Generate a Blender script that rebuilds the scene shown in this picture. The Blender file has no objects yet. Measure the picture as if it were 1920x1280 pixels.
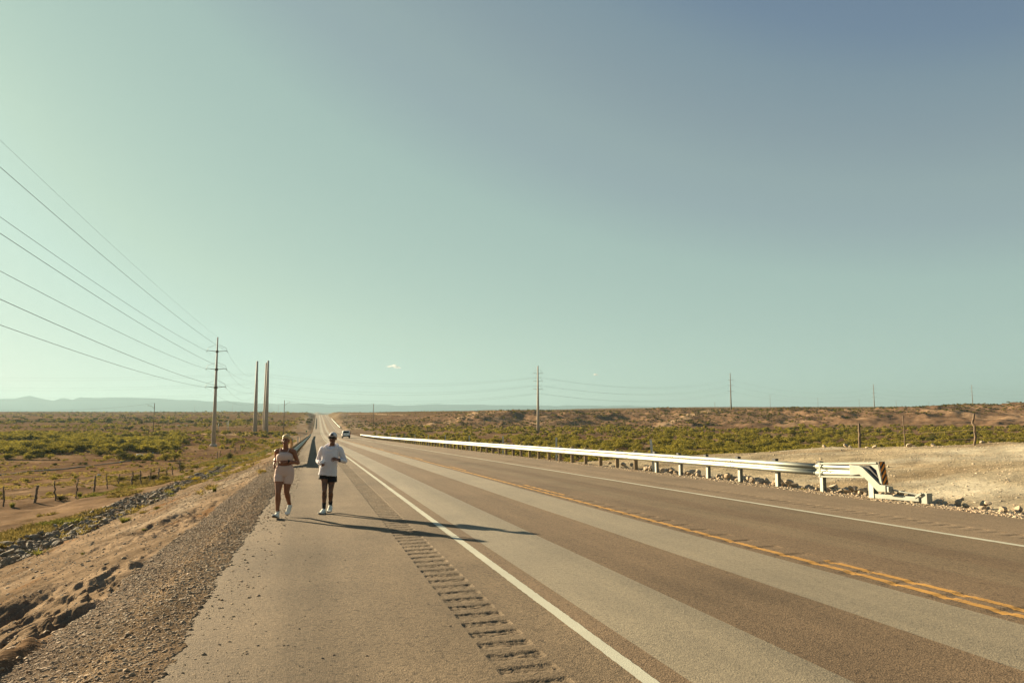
import bpy, bmesh, math, random
import numpy as np
from mathutils import Vector, Matrix

random.seed(7)
RNG = np.random.default_rng(11)
SC = bpy.context.scene
COL = SC.collection

# ------------------------------------------------------------------ camera, sky, sun, exposure
CAM_H = 1.7
FPX = 1280.0                      # focal length in pixels of the 1920 px wide photograph (24 mm)
YAW = math.radians(16.082)        # camera looks this far right of the road's direction (+Y)
PITCH = math.radians(5.40)
cam_data = bpy.data.cameras.new('camera')
cam_data.sensor_width = 36.0
cam_data.lens = 24.0
cam_data.clip_start = 0.1
cam_data.clip_end = 60000.0
cam = bpy.data.objects.new('camera', cam_data)
COL.objects.link(cam)
cam.location = (0, 0, CAM_H)
cam.rotation_euler = (math.radians(90) + PITCH, 0, -YAW)
SC.camera = cam

SUN_EL = math.radians(16.0)
SUN_AZ = math.radians(-36.3)      # from +Y, negative = to the left of the road
EXPOSURE = 2.0
SC.view_settings.view_transform = 'Standard'
SC.view_settings.look = 'None'
SC.view_settings.gamma = 1.0
SC.view_settings.exposure = EXPOSURE
SC.cycles.use_denoising = True
SC.cycles.max_bounces = 6
SC.cycles.diffuse_bounces = 3
SC.cycles.glossy_bounces = 2
SC.cycles.transparent_max_bounces = 12
SC.cycles.volume_bounces = 0
SC.cycles.sample_clamp_indirect = 4.0

world = bpy.data.worlds.new('World')
SC.world = world
world.use_nodes = True
wn = world.node_tree
bg = wn.nodes['Background']
sky = wn.nodes.new('ShaderNodeTexSky')
sky.sky_type = 'NISHITA'
sky.sun_disc = False
sky.sun_elevation = SUN_EL
sky.sun_rotation = SUN_AZ
sky.altitude = 1000.0
sky.air_density = 1.0
sky.dust_density = 1.0
sky.ozone_density = 1.0


def srgb(r, g, b):
    f = lambda c: c / 12.92 if c < 0.04045 else ((c + 0.055) / 1.055) ** 2.4
    return (f(r / 255), f(g / 255), f(b / 255))


# faded colour-film grade of the physical sky: its luminance picks the tone
lum = wn.nodes.new('ShaderNodeRGBToBW')
scl = wn.nodes.new('ShaderNodeMath'); scl.operation = 'MULTIPLY'; scl.inputs[1].default_value = 0.05
grade = wn.nodes.new('ShaderNodeValToRGB')
stops = [(0.0, (82, 102, 132)), (0.06, (98, 120, 147)), (0.078, (113, 135, 156)), (0.0866, (127, 148, 160)), (0.099, (137, 156, 164)), (0.113, (147, 167, 170)), (0.128, (151, 171, 174)),
         (0.161, (165, 190, 183)), (0.24, (178, 203, 191)), (0.345, (193, 217, 200)), (0.472, (203, 228, 213)),
         (0.849, (224, 241, 221)), (1.0, (233, 244, 224))]
el = grade.color_ramp.elements
while len(el) < len(stops):
    el.new(0.5)
for e, (p, c) in zip(el, stops):
    e.position = p
for e, (p, c) in zip(el, stops):
    e.color = (*srgb(*c), 1)
gain = wn.nodes.new('ShaderNodeVectorMath'); gain.operation = 'SCALE'
gain.inputs['Scale'].default_value = 10.0 / 2.0 ** EXPOSURE
wn.links.new(sky.outputs[0], lum.inputs[0])
wn.links.new(lum.outputs[0], scl.inputs[0])
wn.links.new(scl.outputs[0], grade.inputs[0])
wn.links.new(grade.outputs[0], gain.inputs[0])
wn.links.new(gain.outputs[0], bg.inputs[0])
bg.inputs[1].default_value = 0.1

sun_data = bpy.data.lights.new('sun', 'SUN')
sun_data.energy = 5.0
sun_data.angle = math.radians(0.5)
sun_data.color = (1.0, 0.80, 0.52)
sun = bpy.data.objects.new('sun', sun_data)
COL.objects.link(sun)
SUN_DIR = Vector((math.sin(SUN_AZ) * math.cos(SUN_EL), math.cos(SUN_AZ) * math.cos(SUN_EL), math.sin(SUN_EL)))
sun.rotation_euler = SUN_DIR.to_track_quat('Z', 'Y').to_euler()
sun.location = (-60, 90, 60)

# ------------------------------------------------------------------ camera maths used to place things where the photo shows them
CY, SY = math.cos(-YAW), math.sin(-YAW)      # road axis in camera terms
CP, SP = math.cos(PITCH), math.sin(PITCH)


def ray(px, py):
    u = (px - 960) / FPX; v = (640 - py) / FPX
    r, up, fw = u, v * CP + SP, CP - v * SP
    return np.array([r * CY - fw * SY, r * SY + fw * CY, up])


def atdepth(px, py, D):
    return ray(px, py) * D + np.array([0, 0, CAM_H])


def proj(x, y, z):
    r = x * CY + y * SY; fw = -x * SY + y * CY; u = z - CAM_H
    zc = fw * CP + u * SP; yc = u * CP - fw * SP
    return 960 + FPX * r / zc, 640 - FPX * yc / zc, zc


# ------------------------------------------------------------------ noise
def _hash(ix, iy, seed):
    h = (ix.astype(np.int64) * 374761393 + iy.astype(np.int64) * 668265263 + seed * 1274126177) & 0xFFFFFFFF
    h = ((h ^ (h >> 13)) * 1274126177) & 0xFFFFFFFF
    h = (h ^ (h >> 16)) & 0xFFFFFF
    return h / float(0xFFFFFF)


def vnoise(x, y, seed=0):
    x = np.asarray(x, float); y = np.asarray(y, float)
    ix = np.floor(x); iy = np.floor(y)
    fx = x - ix; fy = y - iy
    fx = fx * fx * fx * (fx * (fx * 6 - 15) + 10); fy = fy * fy * fy * (fy * (fy * 6 - 15) + 10)
    a = _hash(ix, iy, seed); b = _hash(ix + 1, iy, seed); c = _hash(ix, iy + 1, seed); d = _hash(ix + 1, iy + 1, seed)
    return (a + (b - a) * fx) * (1 - fy) + (c + (d - c) * fx) * fy


def fbm(x, y, seed=0, octv=4, gain=0.5):
    s = 0; amp = 1; tot = 0
    for k in range(octv):
        s = s + amp * (vnoise(x, y, seed + 17 * k) - 0.5); tot += amp
        amp *= gain; x = x * 2.03 + 11.3; y = y * 2.03 - 7.1
    return s / tot * 2          # about -1..1


def sstep(a, b, x):
    t = np.clip((x - a) / (b - a), 0, 1)
    return t * t * (3 - 2 * t)


# ------------------------------------------------------------------ materials
def new_mat(name):
    m = bpy.data.materials.new(name); m.use_nodes = True
    nt = m.node_tree; nt.nodes.clear()
    out = nt.nodes.new('ShaderNodeOutputMaterial')
    return m, nt, out


def N(nt, typ, **kw):
    n = nt.nodes.new(typ)
    for k, v in kw.items():
        setattr(n, k, v)
    return n


def noise_node(nt, vec, scale, detail=3.0, rough=0.55):
    n = nt.nodes.new('ShaderNodeTexNoise')
    n.inputs['Scale'].default_value = scale
    n.inputs['Detail'].default_value = detail
    n.inputs['Roughness'].default_value = rough
    if vec is not None:
        nt.links.new(vec, n.inputs['Vector'])
    return n


def maprange(nt, val, a, b, c, d):
    n = nt.nodes.new('ShaderNodeMapRange')
    nt.links.new(val, n.inputs[0])
    for i, v in enumerate((a, b, c, d)):
        n.inputs[i + 1].default_value = v
    return n.outputs[0]


def mul_col(nt, col, fac):
    n = nt.nodes.new('ShaderNodeVectorMath'); n.operation = 'SCALE'
    if isinstance(col, tuple):
        n.inputs[0].default_value = col
    else:
        nt.links.new(col, n.inputs[0])
    nt.links.new(fac, n.inputs['Scale'])
    return n.outputs[0]


def mix_col(nt, fac, a, b):
    n = nt.nodes.new('ShaderNodeMix'); n.data_type = 'RGBA'
    if isinstance(fac, float):
        n.inputs[0].default_value = fac
    else:
        nt.links.new(fac, n.inputs[0])
    for i, c in ((6, a), (7, b)):
        if isinstance(c, tuple):
            n.inputs[i].default_value = (*c, 1)
        else:
            nt.links.new(c, n.inputs[i])
    return n.outputs[2]


def pmat(name, col, rough=0.8, metal=0.0, var=0.2, scale=6.0, bump=0.0, bscale=40.0, bdist=0.01, spec=0.3, dirt=None, coat=0.0):
    """Principled with noise-varied colour, roughness and a noise bump; object coordinates."""
    m, nt, out = new_mat(name)
    tc = N(nt, 'ShaderNodeTexCoord')
    p = N(nt, 'ShaderNodeBsdfPrincipled')
    p.inputs['Metallic'].default_value = metal
    p.inputs['Specular IOR Level'].default_value = spec
    if coat:
        p.inputs['Coat Weight'].default_value = coat
    n1 = noise_node(nt, tc.outputs['Object'], scale, 4.0)
    c = mul_col(nt, tuple(col), maprange(nt, n1.outputs[0], 0.3, 0.7, 1 - var, 1 + var))
    if dirt:
        n2 = noise_node(nt, tc.outputs['Object'], scale * 2.7, 5.0)
        c = mix_col(nt, maprange(nt, n2.outputs[0], 0.52, 0.68, 0.0, dirt[1]), c, tuple(dirt[0]))
    nt.links.new(c, p.inputs['Base Color'])
    r = maprange(nt, n1.outputs[0], 0.3, 0.7, max(0.02, rough - 0.08), min(1, rough + 0.08))
    nt.links.new(r, p.inputs['Roughness'])
    if bump:
        nb = noise_node(nt, tc.outputs['Object'], bscale, 3.0)
        b = N(nt, 'ShaderNodeBump')
        b.inputs['Strength'].default_value = bump; b.inputs['Distance'].default_value = bdist
        nt.links.new(nb.outputs[0], b.inputs['Height'])
        nt.links.new(b.outputs[0], p.inputs['Normal'])
    nt.links.new(p.outputs[0], out.inputs[0])
    return m


def leaf_mat(name, col, col2, trans=0.35):
    """Leaf: diffuse and translucent, varied per clump of the plant."""
    m, nt, out = new_mat(name)
    geo = N(nt, 'ShaderNodeNewGeometry')
    oi = N(nt, 'ShaderNodeObjectInfo')
    n1 = noise_node(nt, geo.outputs['Position'], 0.35, 3.0)
    add = N(nt, 'ShaderNodeMath', operation='ADD')
    nt.links.new(maprange(nt, n1.outputs[0], 0.3, 0.7, 0.0, 0.75), add.inputs[0])
    nt.links.new(maprange(nt, geo.outputs['Random Per Island'], 0, 1, -0.15, 0.4), add.inputs[1])
    c = mix_col(nt, add.outputs[0], tuple(col), tuple(col2))
    c = mul_col(nt, c, maprange(nt, oi.outputs['Random'], 0, 1, 0.75, 1.25))
    d = N(nt, 'ShaderNodeBsdfDiffuse'); t = N(nt, 'ShaderNodeBsdfTranslucent')
    nt.links.new(c, d.inputs[0]); nt.links.new(c, t.inputs[0])
    mx = N(nt, 'ShaderNodeMixShader'); mx.inputs[0].default_value = trans
    nt.links.new(d.outputs[0], mx.inputs[1]); nt.links.new(t.outputs[0], mx.inputs[2])
    nt.links.new(mx.outputs[0], out.inputs[0])
    return m


# ------------------------------------------------------------------ objects
def tag(o, label=None, cat=None, group=None, kind=None):
    if label: o['label'] = label
    if cat: o['category'] = cat
    if group: o['group'] = group
    if kind: o['kind'] = kind
    return o


def empty(name, loc=(0, 0, 0), rz=0.0):
    o = bpy.data.objects.new(name, None)
    o.empty_display_size = 0.3
    o.location = loc; o.rotation_euler = (0, 0, rz)
    COL.objects.link(o)
    return o


def copy_tree(o, parent=None):
    c = o.copy(); COL.objects.link(c)
    if parent: c.parent = parent
    for ch in list(o.children):
        copy_tree(ch, c)
    return c


def link_mesh(name, me, mats, parent=None):
    for m in (mats if isinstance(mats, (list, tuple)) else [mats]):
        me.materials.append(m)
    o = bpy.data.objects.new(name, me)
    COL.objects.link(o)
    if parent: o.parent = parent
    return o


def big_mesh(name, V, F, mats, parent=None, smooth=True, mi=None, attr=None):
    """V (n,3) and F (m,k) arrays to one mesh object, quickly."""
    V = np.ascontiguousarray(V, np.float32); F = np.ascontiguousarray(F, np.int32)
    me = bpy.data.meshes.new(name)
    m, k = F.shape
    me.vertices.add(len(V)); me.vertices.foreach_set('co', V.ravel())
    me.loops.add(m * k); me.loops.foreach_set('vertex_index', F.ravel())
    me.polygons.add(m)
    me.polygons.foreach_set('loop_start', np.arange(0, m * k, k, dtype=np.int32))
    me.polygons.foreach_set('loop_total', np.full(m, k, np.int32))
    me.polygons.foreach_set('use_smooth', np.full(m, smooth))
    if mi is not None:
        me.polygons.foreach_set('material_index', np.ascontiguousarray(mi, np.int32))
    me.update(calc_edges=True)
    for an, av in (attr or {}).items():
        a = me.attributes.new(an, 'FLOAT_COLOR', 'POINT')
        c = np.ones((len(V), 4), np.float32); c[:, :av.shape[1]] = av
        a.data.foreach_set('color', c.ravel())
    return link_mesh(name, me, mats, parent)


class MB:
    """Collects shapes for ONE mesh object."""
    def __init__(self):
        self.v = []; self.f = []; self.m = []; self.n = 0

    def add(self, verts, faces, mi=0):
        verts = [tuple(map(float, q)) for q in verts]
        self.v += verts
        self.f += [tuple(i + self.n for i in q) for q in faces]
        self.m += [mi] * len(faces)
        self.n += len(verts)

    def box(self, c, s, rz=0.0, mi=0, taper=1.0, M=None):
        hx, hy, hz = s[0] / 2, s[1] / 2, s[2] / 2
        pts = []
        for z, t in ((-hz, 1.0), (hz, taper)):
            for x, y in ((-hx, -hy), (hx, -hy), (hx, hy), (-hx, hy)):
                pts.append(Vector((x * t, y * t, z)))
        R = M if M is not None else Matrix.Rotation(rz, 3, 'Z')
        pts = [R @ p + Vector(c) for p in pts]
        self.add(pts, [(0, 3, 2, 1), (4, 5, 6, 7), (0, 1, 5, 4), (1, 2, 6, 5), (2, 3, 7, 6), (3, 0, 4, 7)], mi)

    def beam(self, p, q, w, h, mi=0, up=(0, 0, 1)):
        p = Vector(p); q = Vector(q); d = (q - p); L = d.length; d.normalize()
        u = Vector(up); s = d.cross(u)
        if s.length < 1e-4: s = Vector((1, 0, 0))
        s.normalize(); u = s.cross(d)
        R = Matrix((s, d, u)).transposed()
        self.box((p + q) / 2, (w, L, h), mi=mi, M=R)

    def tube(self, pts, r, n=8, mi=0, cap=True):
        pts = [Vector(p) for p in pts]
        rs = r if isinstance(r, (list, tuple, np.ndarray)) else [r] * len(pts)
        base = []; prev = None
        for i, p in enumerate(pts):
            d = (pts[min(i + 1, len(pts) - 1)] - pts[max(i - 1, 0)]).normalized()
            ref = prev if prev is not None else (Vector((0, 0, 1)) if abs(d.z) < 0.9 else Vector((1, 0, 0)))
            s = d.cross(ref)
            if s.length < 1e-5: s = d.cross(Vector((0, 1, 0)))
            s.normalize(); u = s.cross(d).normalized(); prev = u
            base += [p + (s * math.cos(a) + u * math.sin(a)) * rs[i] for a in (2 * math.pi * k / n for k in range(n))]
        f = []
        for i in range(len(pts) - 1):
            for k in range(n):
                a, b = i * n + k, i * n + (k + 1) % n
                f.append((a, b, b + n, a + n))
        if cap:
            f.append(tuple(reversed(range(n)))); f.append(tuple(range((len(pts) - 1) * n, len(pts) * n)))
        self.add(base, f, mi)

    def capsule(self, p, q, r0, r1, n=14, flat=None):
        """Tapered capsule; flat=(axis vector, factor) squeezes it along an axis."""
        p = Vector(p); q = Vector(q); d = q - p
        d = d.normalized() if d.length > 1e-6 else Vector((0, 0, 1))
        s = d.cross(Vector((0, 0, 1)) if abs(d.z) < 0.9 else Vector((1, 0, 0))).normalized(); u = s.cross(d)
        rings = []
        for c, r, sgn, angs in ((p, r0, -1, (85, 60, 30, 0)), (q, r1, 1, (0, 30, 60, 85))):
            for a in angs:
                a = math.radians(a)
                rings.append((c + d * (sgn * r * math.sin(a)), r * math.cos(a)))
        V = []
        for c, r in rings:
            for k in range(n):
                t = 2 * math.pi * k / n
                o = s * math.cos(t) * r + u * math.sin(t) * r
                V.append(c + o)
        if flat:
            ax = Vector(flat[0]).normalized(); mid = (p + q) / 2
            line = lambda w: p + d * max(0, min((q - p).length, (w - p).dot(d)))
            V = [w - ax * ((w - line(w)).dot(ax) * (1 - flat[1])) for w in V]
        f = []
        for i in range(len(rings) - 1):
            for k in range(n):
                a, b = i * n + k, i * n + (k + 1) % n
                f.append((a, b, b + n, a + n))
        f.append(tuple(reversed(range(n)))); f.append(tuple(range((len(rings) - 1) * n, len(rings) * n)))
        self.add(V, f)

    def ellipsoid(self, c, r, M=None, n=16, m=10, mi=0):
        V = []; f = []
        R = M if M is not None else Matrix.Identity(3)
        for i in range(m + 1):
            a = math.pi * (0.02 + 0.96 * i / m) - math.pi / 2
            for k in range(n):
                t = 2 * math.pi * k / n
                V.append(R @ Vector((r[0] * math.cos(a) * math.cos(t), r[1] * math.cos(a) * math.sin(t), r[2] * math.sin(a))) + Vector(c))
        for i in range(m):
            for k in range(n):
                a, b = i * n + k, i * n + (k + 1) % n
                f.append((a, b, b + n, a + n))
        f.append(tuple(reversed(range(n)))); f.append(tuple(range(m * n, (m + 1) * n)))
        self.add(V, f, mi)

    def lathe(self, prof, c=(0, 0, 0), n=16, mi=0, axis='Z'):
        V = []; f = []
        for r, h in prof:
            for k in range(n):
                t = 2 * math.pi * k / n
                a, b = r * math.cos(t), r * math.sin(t)
                p = (a, b, h) if axis == 'Z' else ((h, a, b) if axis == 'X' else (a, h, b))
                V.append(Vector(p) + Vector(c))
        for i in range(len(prof) - 1):
            for k in range(n):
                a, b = i * n + k, i * n + (k + 1) % n
                f.append((a, b, b + n, a + n) if axis != 'Y' else (a, a + n, b + n, b))
        f.append(tuple(reversed(range(n)))); f.append(tuple(range((len(prof) - 1) * n, len(prof) * n)))
        self.add(V, f, mi)

    def sweep(self, prof, path, closed=False, mi=0, cap=True):
        """prof: list of (x, z) offsets; path: list of (origin, xaxis, zaxis)."""
        n = len(prof); V = []
        for o, xa, za in path:
            for a, b in prof:
                V.append(Vector(o) + Vector(xa) * a + Vector(za) * b)
        f = []
        for i in range(len(path) - 1):
            for k in range(n if closed else n - 1):
                a, b = i * n + k, i * n + (k + 1) % n
                f.append((a, b, b + n, a + n))
        if closed and cap:
            f.append(tuple(reversed(range(n)))); f.append(tuple(range((len(path) - 1) * n, len(path) * n)))
        self.add(V, f, mi)

    def build(self, name, mats, parent=None, smooth=False, bevel=0.0, remesh=0.0, iters=0, solid=0.0):
        me = bpy.data.meshes.new(name)
        me.from_pydata(self.v, [], self.f)
        if len(set(self.m)) > 1:
            me.polygons.foreach_set('material_index', self.m)
        if smooth:
            me.polygons.foreach_set('use_smooth', [True] * len(self.f))
        me.update()
        o = link_mesh(name, me, mats, parent)
        if solid:
            s = o.modifiers.new('solid', 'SOLIDIFY'); s.thickness = solid; s.offset = 0
        if bevel:
            b = o.modifiers.new('bevel', 'BEVEL'); b.width = bevel; b.segments = 2; b.limit_method = 'ANGLE'
        if remesh:
            r = o.modifiers.new('remesh', 'REMESH'); r.mode = 'VOXEL'; r.voxel_size = remesh; r.use_smooth_shade = True
            if iters:
                s = o.modifiers.new('smooth', 'SMOOTH'); s.iterations = iters; s.factor = 0.5
        return o

# ------------------------------------------------------------------ the lie of the land
GRADE = -0.036327
PAVE_L, PAVE_R = -1.0, 12.6
_ry = np.array([-400, -200, 0, 150, 229, 300, 360, 417, 500, 600, 720, 857, 930, 1000, 1200, 1600, 13000], float)
_rz = np.array([14.53, 7.27, 0, -5.449, -7.95, -9.65, -10.55, -10.65, -10.5, -10.1, -9.75, -9.6, -9.8, -10.6, -15.0, -24.0, -95.0])
_gy = np.arange(-400, 13000, 4.0)
_gz = np.interp(_gy, _ry, _rz)
_k = np.exp(-0.5 * (np.arange(-14, 15) / 6.0) ** 2); _k /= _k.sum()
_gs = np.convolve(np.pad(_gz, 14, mode='reflect', reflect_type='odd'), _k, mode='valid')


def zroad(y):
    return np.interp(y, _gy, _gs)


def xoff(y):
    y = np.asarray(y, float)
    return np.where(y > 150, 0.0045 * (y - 150), 0.0)


# regional ground: columns by picture azimuth, each a list of (depth, height)
_COLS = [
    (-2600, [(5, -3.2), (30, -4.6), (100, -8.0), (300, -9.0), (1000, -9.5), (1600, -11.5), (2500, -24), (12600, -95)]),
    (0, [(5, -3.2), (30, -4.4), (50, -5.0), (100, -7.7), (170, -8.5), (300, -9.0), (600, -9.2), (1000, -9.4), (1600, -11.3), (2500, -24), (12600, -95)]),
    (300, [(5, -3.2), (50, -5.2), (72, -6.2), (100, -7.9), (170, -8.5), (300, -9.0), (600, -9.2), (1000, -8.2), (1500, -10.8), (2500, -25), (12600, -95)]),
    (450, [(5, -3.2), (50, -5.2), (100, -7.9), (170, -8.6), (300, -9.0), (520, -9.2), (760, -8.0), (1000, -6.9), (1300, -9.0), (2500, -26), (12600, -95)]),
    (560, [(5, -4), (60, -6), (150, -8.5), (300, -10.0), (430, -9.8), (600, -8.6), (860, -6.9), (1000, -8.2), (2500, -28), (12600, -95)]),
    (640, [(5, -5), (60, -6.5), (150, -8.8), (300, -10.2), (450, -9.8), (560, -8.0), (700, -5.4), (860, -6.4), (1000, -8.2), (2500, -30), (12600, -95)]),
    (750, [(5, -6), (60, -7), (150, -8.6), (300, -9.5), (430, -9.0), (520, -6.6), (600, -4.1), (800, -5.6), (2500, -28), (12600, -95)]),
    (880, [(5, -6), (60, -7), (150, -8.4), (300, -9.2), (385, -8.9), (430, -4.6), (480, -2.3), (700, -3.6), (2500, -22), (12600, -90)]),
    (1100, [(5, -6), (60, -7), (150, -8.2), (300, -9.0), (360, -8.7), (400, -4.4), (445, -1.7), (800, -3.4), (2500, -8), (12600, -50)]),
    (1300, [(5, -6), (60, -7), (150, -8.0), (300, -8.8), (345, -8.4), (385, -4.0), (425, -0.9), (800, -1.7), (3000, -2.4), (12600, -22)]),
    (1600, [(5, -6), (60, -7), (150, -7.6), (270, -8.2), (320, -7.4), (360, -3.0), (395, -0.3), (600, -0.8), (3000, -1.2), (12600, -10)]),
    (1920, [(5, -6), (60, -6.6), (150, -7.2), (250, -7.4), (290, -6.2), (340, -1.5), (385, 2.8), (500, 2.4), (800, 0.0), (3000, -1.2), (12600, -10)]),
    (4600, [(5, -6), (60, -6.6), (150, -7.2), (250, -7.4), (290, -6.2), (340, -1.5), (385, 2.8), (500, 2.4), (800, 0.0), (3000, -1.2), (12600, -10)]),
]
_laz = np.array([math.atan((c[0] - 960) / FPX) for c in _COLS])
_lr = np.linspace(math.log(4), math.log(14000), 320)
_tab = []
for (_px, _pts), _az in zip(_COLS, _laz):
    _d = np.array([q[0] for q in _pts], float) / math.cos(_az); _z = np.array([q[1] for q in _pts], float)
    _c = np.interp(_lr, np.log(_d), _z)
    _kk = np.exp(-0.5 * (np.arange(-6, 7) / 1.6) ** 2); _kk /= _kk.sum()
    _tab.append(np.convolve(np.pad(_c, 6, mode='edge'), _kk, mode='valid'))
_tab = np.array(_tab)


def regional(x, y):
    r = x * CY + y * SY; fw = -x * SY + y * CY
    az = np.arctan2(r, fw); rad = np.hypot(r, fw) + 1e-6
    far = sstep(150, 420, rad)
    # warp the lookup so that bluff edges wander and gullies cut into them
    wob = fbm(x / 95, y / 95, 3, 4)
    wob2 = fbm(x / 24, y / 24, 5, 3)
    lr = np.log(np.maximum(rad, 4.1)) + far * (wob * 0.10 + wob2 * 0.035)
    azw = az + far * fbm(x / 160, y / 160, 9, 3) * 0.035
    fi = np.interp(azw, _laz, np.arange(len(_laz))); i0 = np.clip(fi.astype(int), 0, len(_laz) - 2); ft = fi - i0
    fj = np.clip((lr - _lr[0]) / (_lr[1] - _lr[0]), 0, len(_lr) - 1.001); j0 = fj.astype(int); fu = fj - j0
    g = lambda a, b: _tab[a, b]
    z0 = g(i0, j0) * (1 - fu) + g(i0, j0 + 1) * fu
    z1 = g(i0 + 1, j0) * (1 - fu) + g(i0 + 1, j0 + 1) * fu
    z = z0 * (1 - ft) + z1 * ft
    slope = np.abs(g(i0, np.minimum(j0 + 4, len(_lr) - 1)) - g(i0, np.maximum(j0 - 4, 0))) * (1 - ft) + \
        np.abs(g(i0 + 1, np.minimum(j0 + 4, len(_lr) - 1)) - g(i0 + 1, np.maximum(j0 - 4, 0))) * ft
    bluff = sstep(1.2, 4.0, slope) * sstep(240, 330, rad) * (1 - sstep(900, 1500, rad))
    rid = 1 - np.abs(fbm(x / 17 + 0.6 * wob2, y / 30, 21, 3)) * 2.2
    z = z + bluff * (rid * 1.3 + fbm(x / 9, y / 9, 23, 4) * 0.8 + fbm(x / 3.0, y / 3.0, 25, 2) * 0.22)
    z = z + sstep(60, 200, rad) * (fbm(x / 45, y / 45, 31, 4) * 0.55 + fbm(x / 7, y / 7, 33, 3) * 0.18) * (1 - 0.0 * bluff)
    z = z + (az > -0.05) * sstep(365, 430, rad) * (1 - sstep(520, 760, rad)) * fbm(x / 38, y / 38, 37, 4) * 2.0
    z = z + sstep(400, 900, rad) * (1 - sstep(1600, 2600, rad)) * fbm(x / 120, y / 120, 35, 4) * 1.1
    return z, bluff, rad, az


GB = 2.4 + 0.0


def gravel_edge(y):
    """x of the boundary between the gravel shoulder and the eroded dirt (left side)."""
    return -2.35 + 0.22 * fbm(y / 3.1, y * 0 + 4, 41, 3) + 0.10 * fbm(y / 0.6, y * 0 + 2, 42, 2)


def ground(x, y, full=False):
    x = np.asarray(x, float); y = np.asarray(y, float)
    zr = zroad(y); xo = xoff(y); xs = x - xo
    zreg, bluff, rad, az = regional(x, y)
    l = PAVE_L - xs
    r = xs - PAVE_R
    near = 1 - sstep(105, 175, y)
    # --- left
    toe = fbm(y / 9, y * 0, 43, 3) * 0.5
    pn = np.interp(l + toe * sstep(4, 7, l), [-50, 0, 1.4, 7.0, 8.4, 9.9, 11.5, 16, 30, 60], [0, 0, -0.25, -1.95, -2.35, -2.3, -2.55, -3.2, -3.6, -4.2])
    pf = np.interp(l, [-50, 0, 1.6, 12, 40], [0, 0, -0.2, -3.2, -11])
    zln = (zr + pn) * (1 - sstep(16, 42, l)) + zreg * sstep(16, 42, l)
    zlf = np.maximum(zr + pf, zreg)
    zlf = np.minimum(zlf, zr + 0.0 + np.maximum(0, (l - 1.0) * 0.33))
    zl = zln * near + zlf * (1 - near)
    # --- right
    pad = 1 - sstep(35, 45, y + fbm(x / 7, y / 7, 51, 2) * 1.5)
    pa = np.interp(r, [-50, 0, 0.5, 0.9, 1.7, 3.0, 10, 17.6, 19.2, 34, 70], [0, 0, -0.03, -0.10, -0.20, -0.08, 0.42, 0.86, 0.6, -4, -15])
    pa = np.where(r > 4, np.where(pa > 0, pa * np.interp(y, [8, 24, 33, 42], [1.2, 1.08, 0.58, 0.15]), pa), pa)
    pb = np.interp(r, [-50, 0, 0.9, 8, 14, 70], [0, 0, -0.05, -2.9, -3.8, -20])
    zrr = np.maximum(zr + pa * pad + pb * (1 - pad), zreg)
    zrr = np.where(y > 330, np.minimum(zrr, zr + np.maximum(0, (r - 1.2) * 0.42)), zrr)
    z = np.where(l > -3, zl, zrr)
    off = np.where(l > -3, l, r)                                   # metres outside the pavement
    out = sstep(0.3, 3.0, off)
    # roughness of the verge
    z = z + out * (fbm(x / 1.3, y / 1.3, 61, 4) * 0.030 + fbm(x / 0.33, y / 0.33, 63, 3) * 0.014 * (1 - sstep(30, 70, rad)))
    z = z + sstep(6, 14, off) * (1 - sstep(90, 160, rad)) * fbm(x / 6, y / 6, 65, 4) * 0.22
    z = z + (l > 9.5) * (1 - sstep(90, 140, rad)) * sstep(9.5, 12, off) * (fbm(x / 1.4, y / 1.4, 67, 4) * 0.09 + 0.30 * np.exp(-((l - 14.8 - 1.2 * fbm(y / 9, y * 0, 68, 3)) / 0.8) ** 2) * np.maximum(0, 0.3 + fbm(y / 5, y * 0 + 3, 69, 3)))
    # --- eroded dirt left of the gravel: undercut crust terraces and rills running with the road
    d = gravel_edge(y) - xs
    act = sstep(2.5, 4.2, y) * (1 - sstep(60, 110, y)) * (l > 0)
    big = act * (1 - sstep(11.0, 14.5, y)) + 0.55 * act * sstep(15.5, 17.5, y) * (1 - sstep(22, 25, y))
    wig = fbm(x / 0.9, y / 2.2, 71, 3)
    cr = np.zeros_like(z)
    for k, (d0, w, dep, sd, yl) in enumerate(((0.0, 0.30, 0.17, 1, 1.0), (0.42, 0.20, 0.12, 2, 1.0), (0.74, 0.22, 0.14, 3, 1.0), (1.08, 0.16, 0.09, 4, 0.9), (1.42, 0.22, 0.11, 5, 0.9), (1.8, 0.14, 0.07, 6, 0.9), (2.2, 0.18, 0.08, 7, 0.9))):
        path = d0 + 0.34 * fbm(y / 1.5 + 3 * k, y * 0 + k, 80 + k, 5) + 0.10 * fbm(x / 0.25, y / 0.32, 84 + k, 3) + 0.06 * wig
        q = d - path
        pres = sstep(-0.25, 0.15, fbm(y / 1.6 + 7 * k, y * 0 + 5 * k, 90 + k, 3) + (0.12 if k in (0, 2, 4) else 0.0))
        wall = sstep(0, w * 0.8, q) * (1 - sstep(w, w + 0.05, q))
        cr += big * pres * dep * wall
    for k in range(6):
        path = 0.8 + 0.85 * k + 0.45 * fbm(y / 7.0 + 3 * k, y * 0 + k, 101 + k, 3) + 0.05 * wig
        q = d - path
        pres = sstep(-0.1, 0.3, fbm(y / 8 + 2.7 * k, y * 0 + k, 111 + k, 2))
        wall = sstep(0, 0.26, q) * (1 - sstep(0.28, 0.38, q))
        cr += act * pres * 0.045 * wall
    z = z + out * (l > 1.3) * (1 - sstep(30, 60, rad)) * (l < 9) * (np.maximum(0, fbm(x / 0.55, y / 1.3, 125, 4)) * 0.06 - 0.012)
    tn = fbm(x / 0.60 + 0.25 * wig, y / 1.7, 141, 4) * 4.6 + d * 0.9
    ter = (np.floor(tn) + sstep(0.0, 0.22, tn - np.floor(tn)) - d * 0.9) * 0.075
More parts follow.
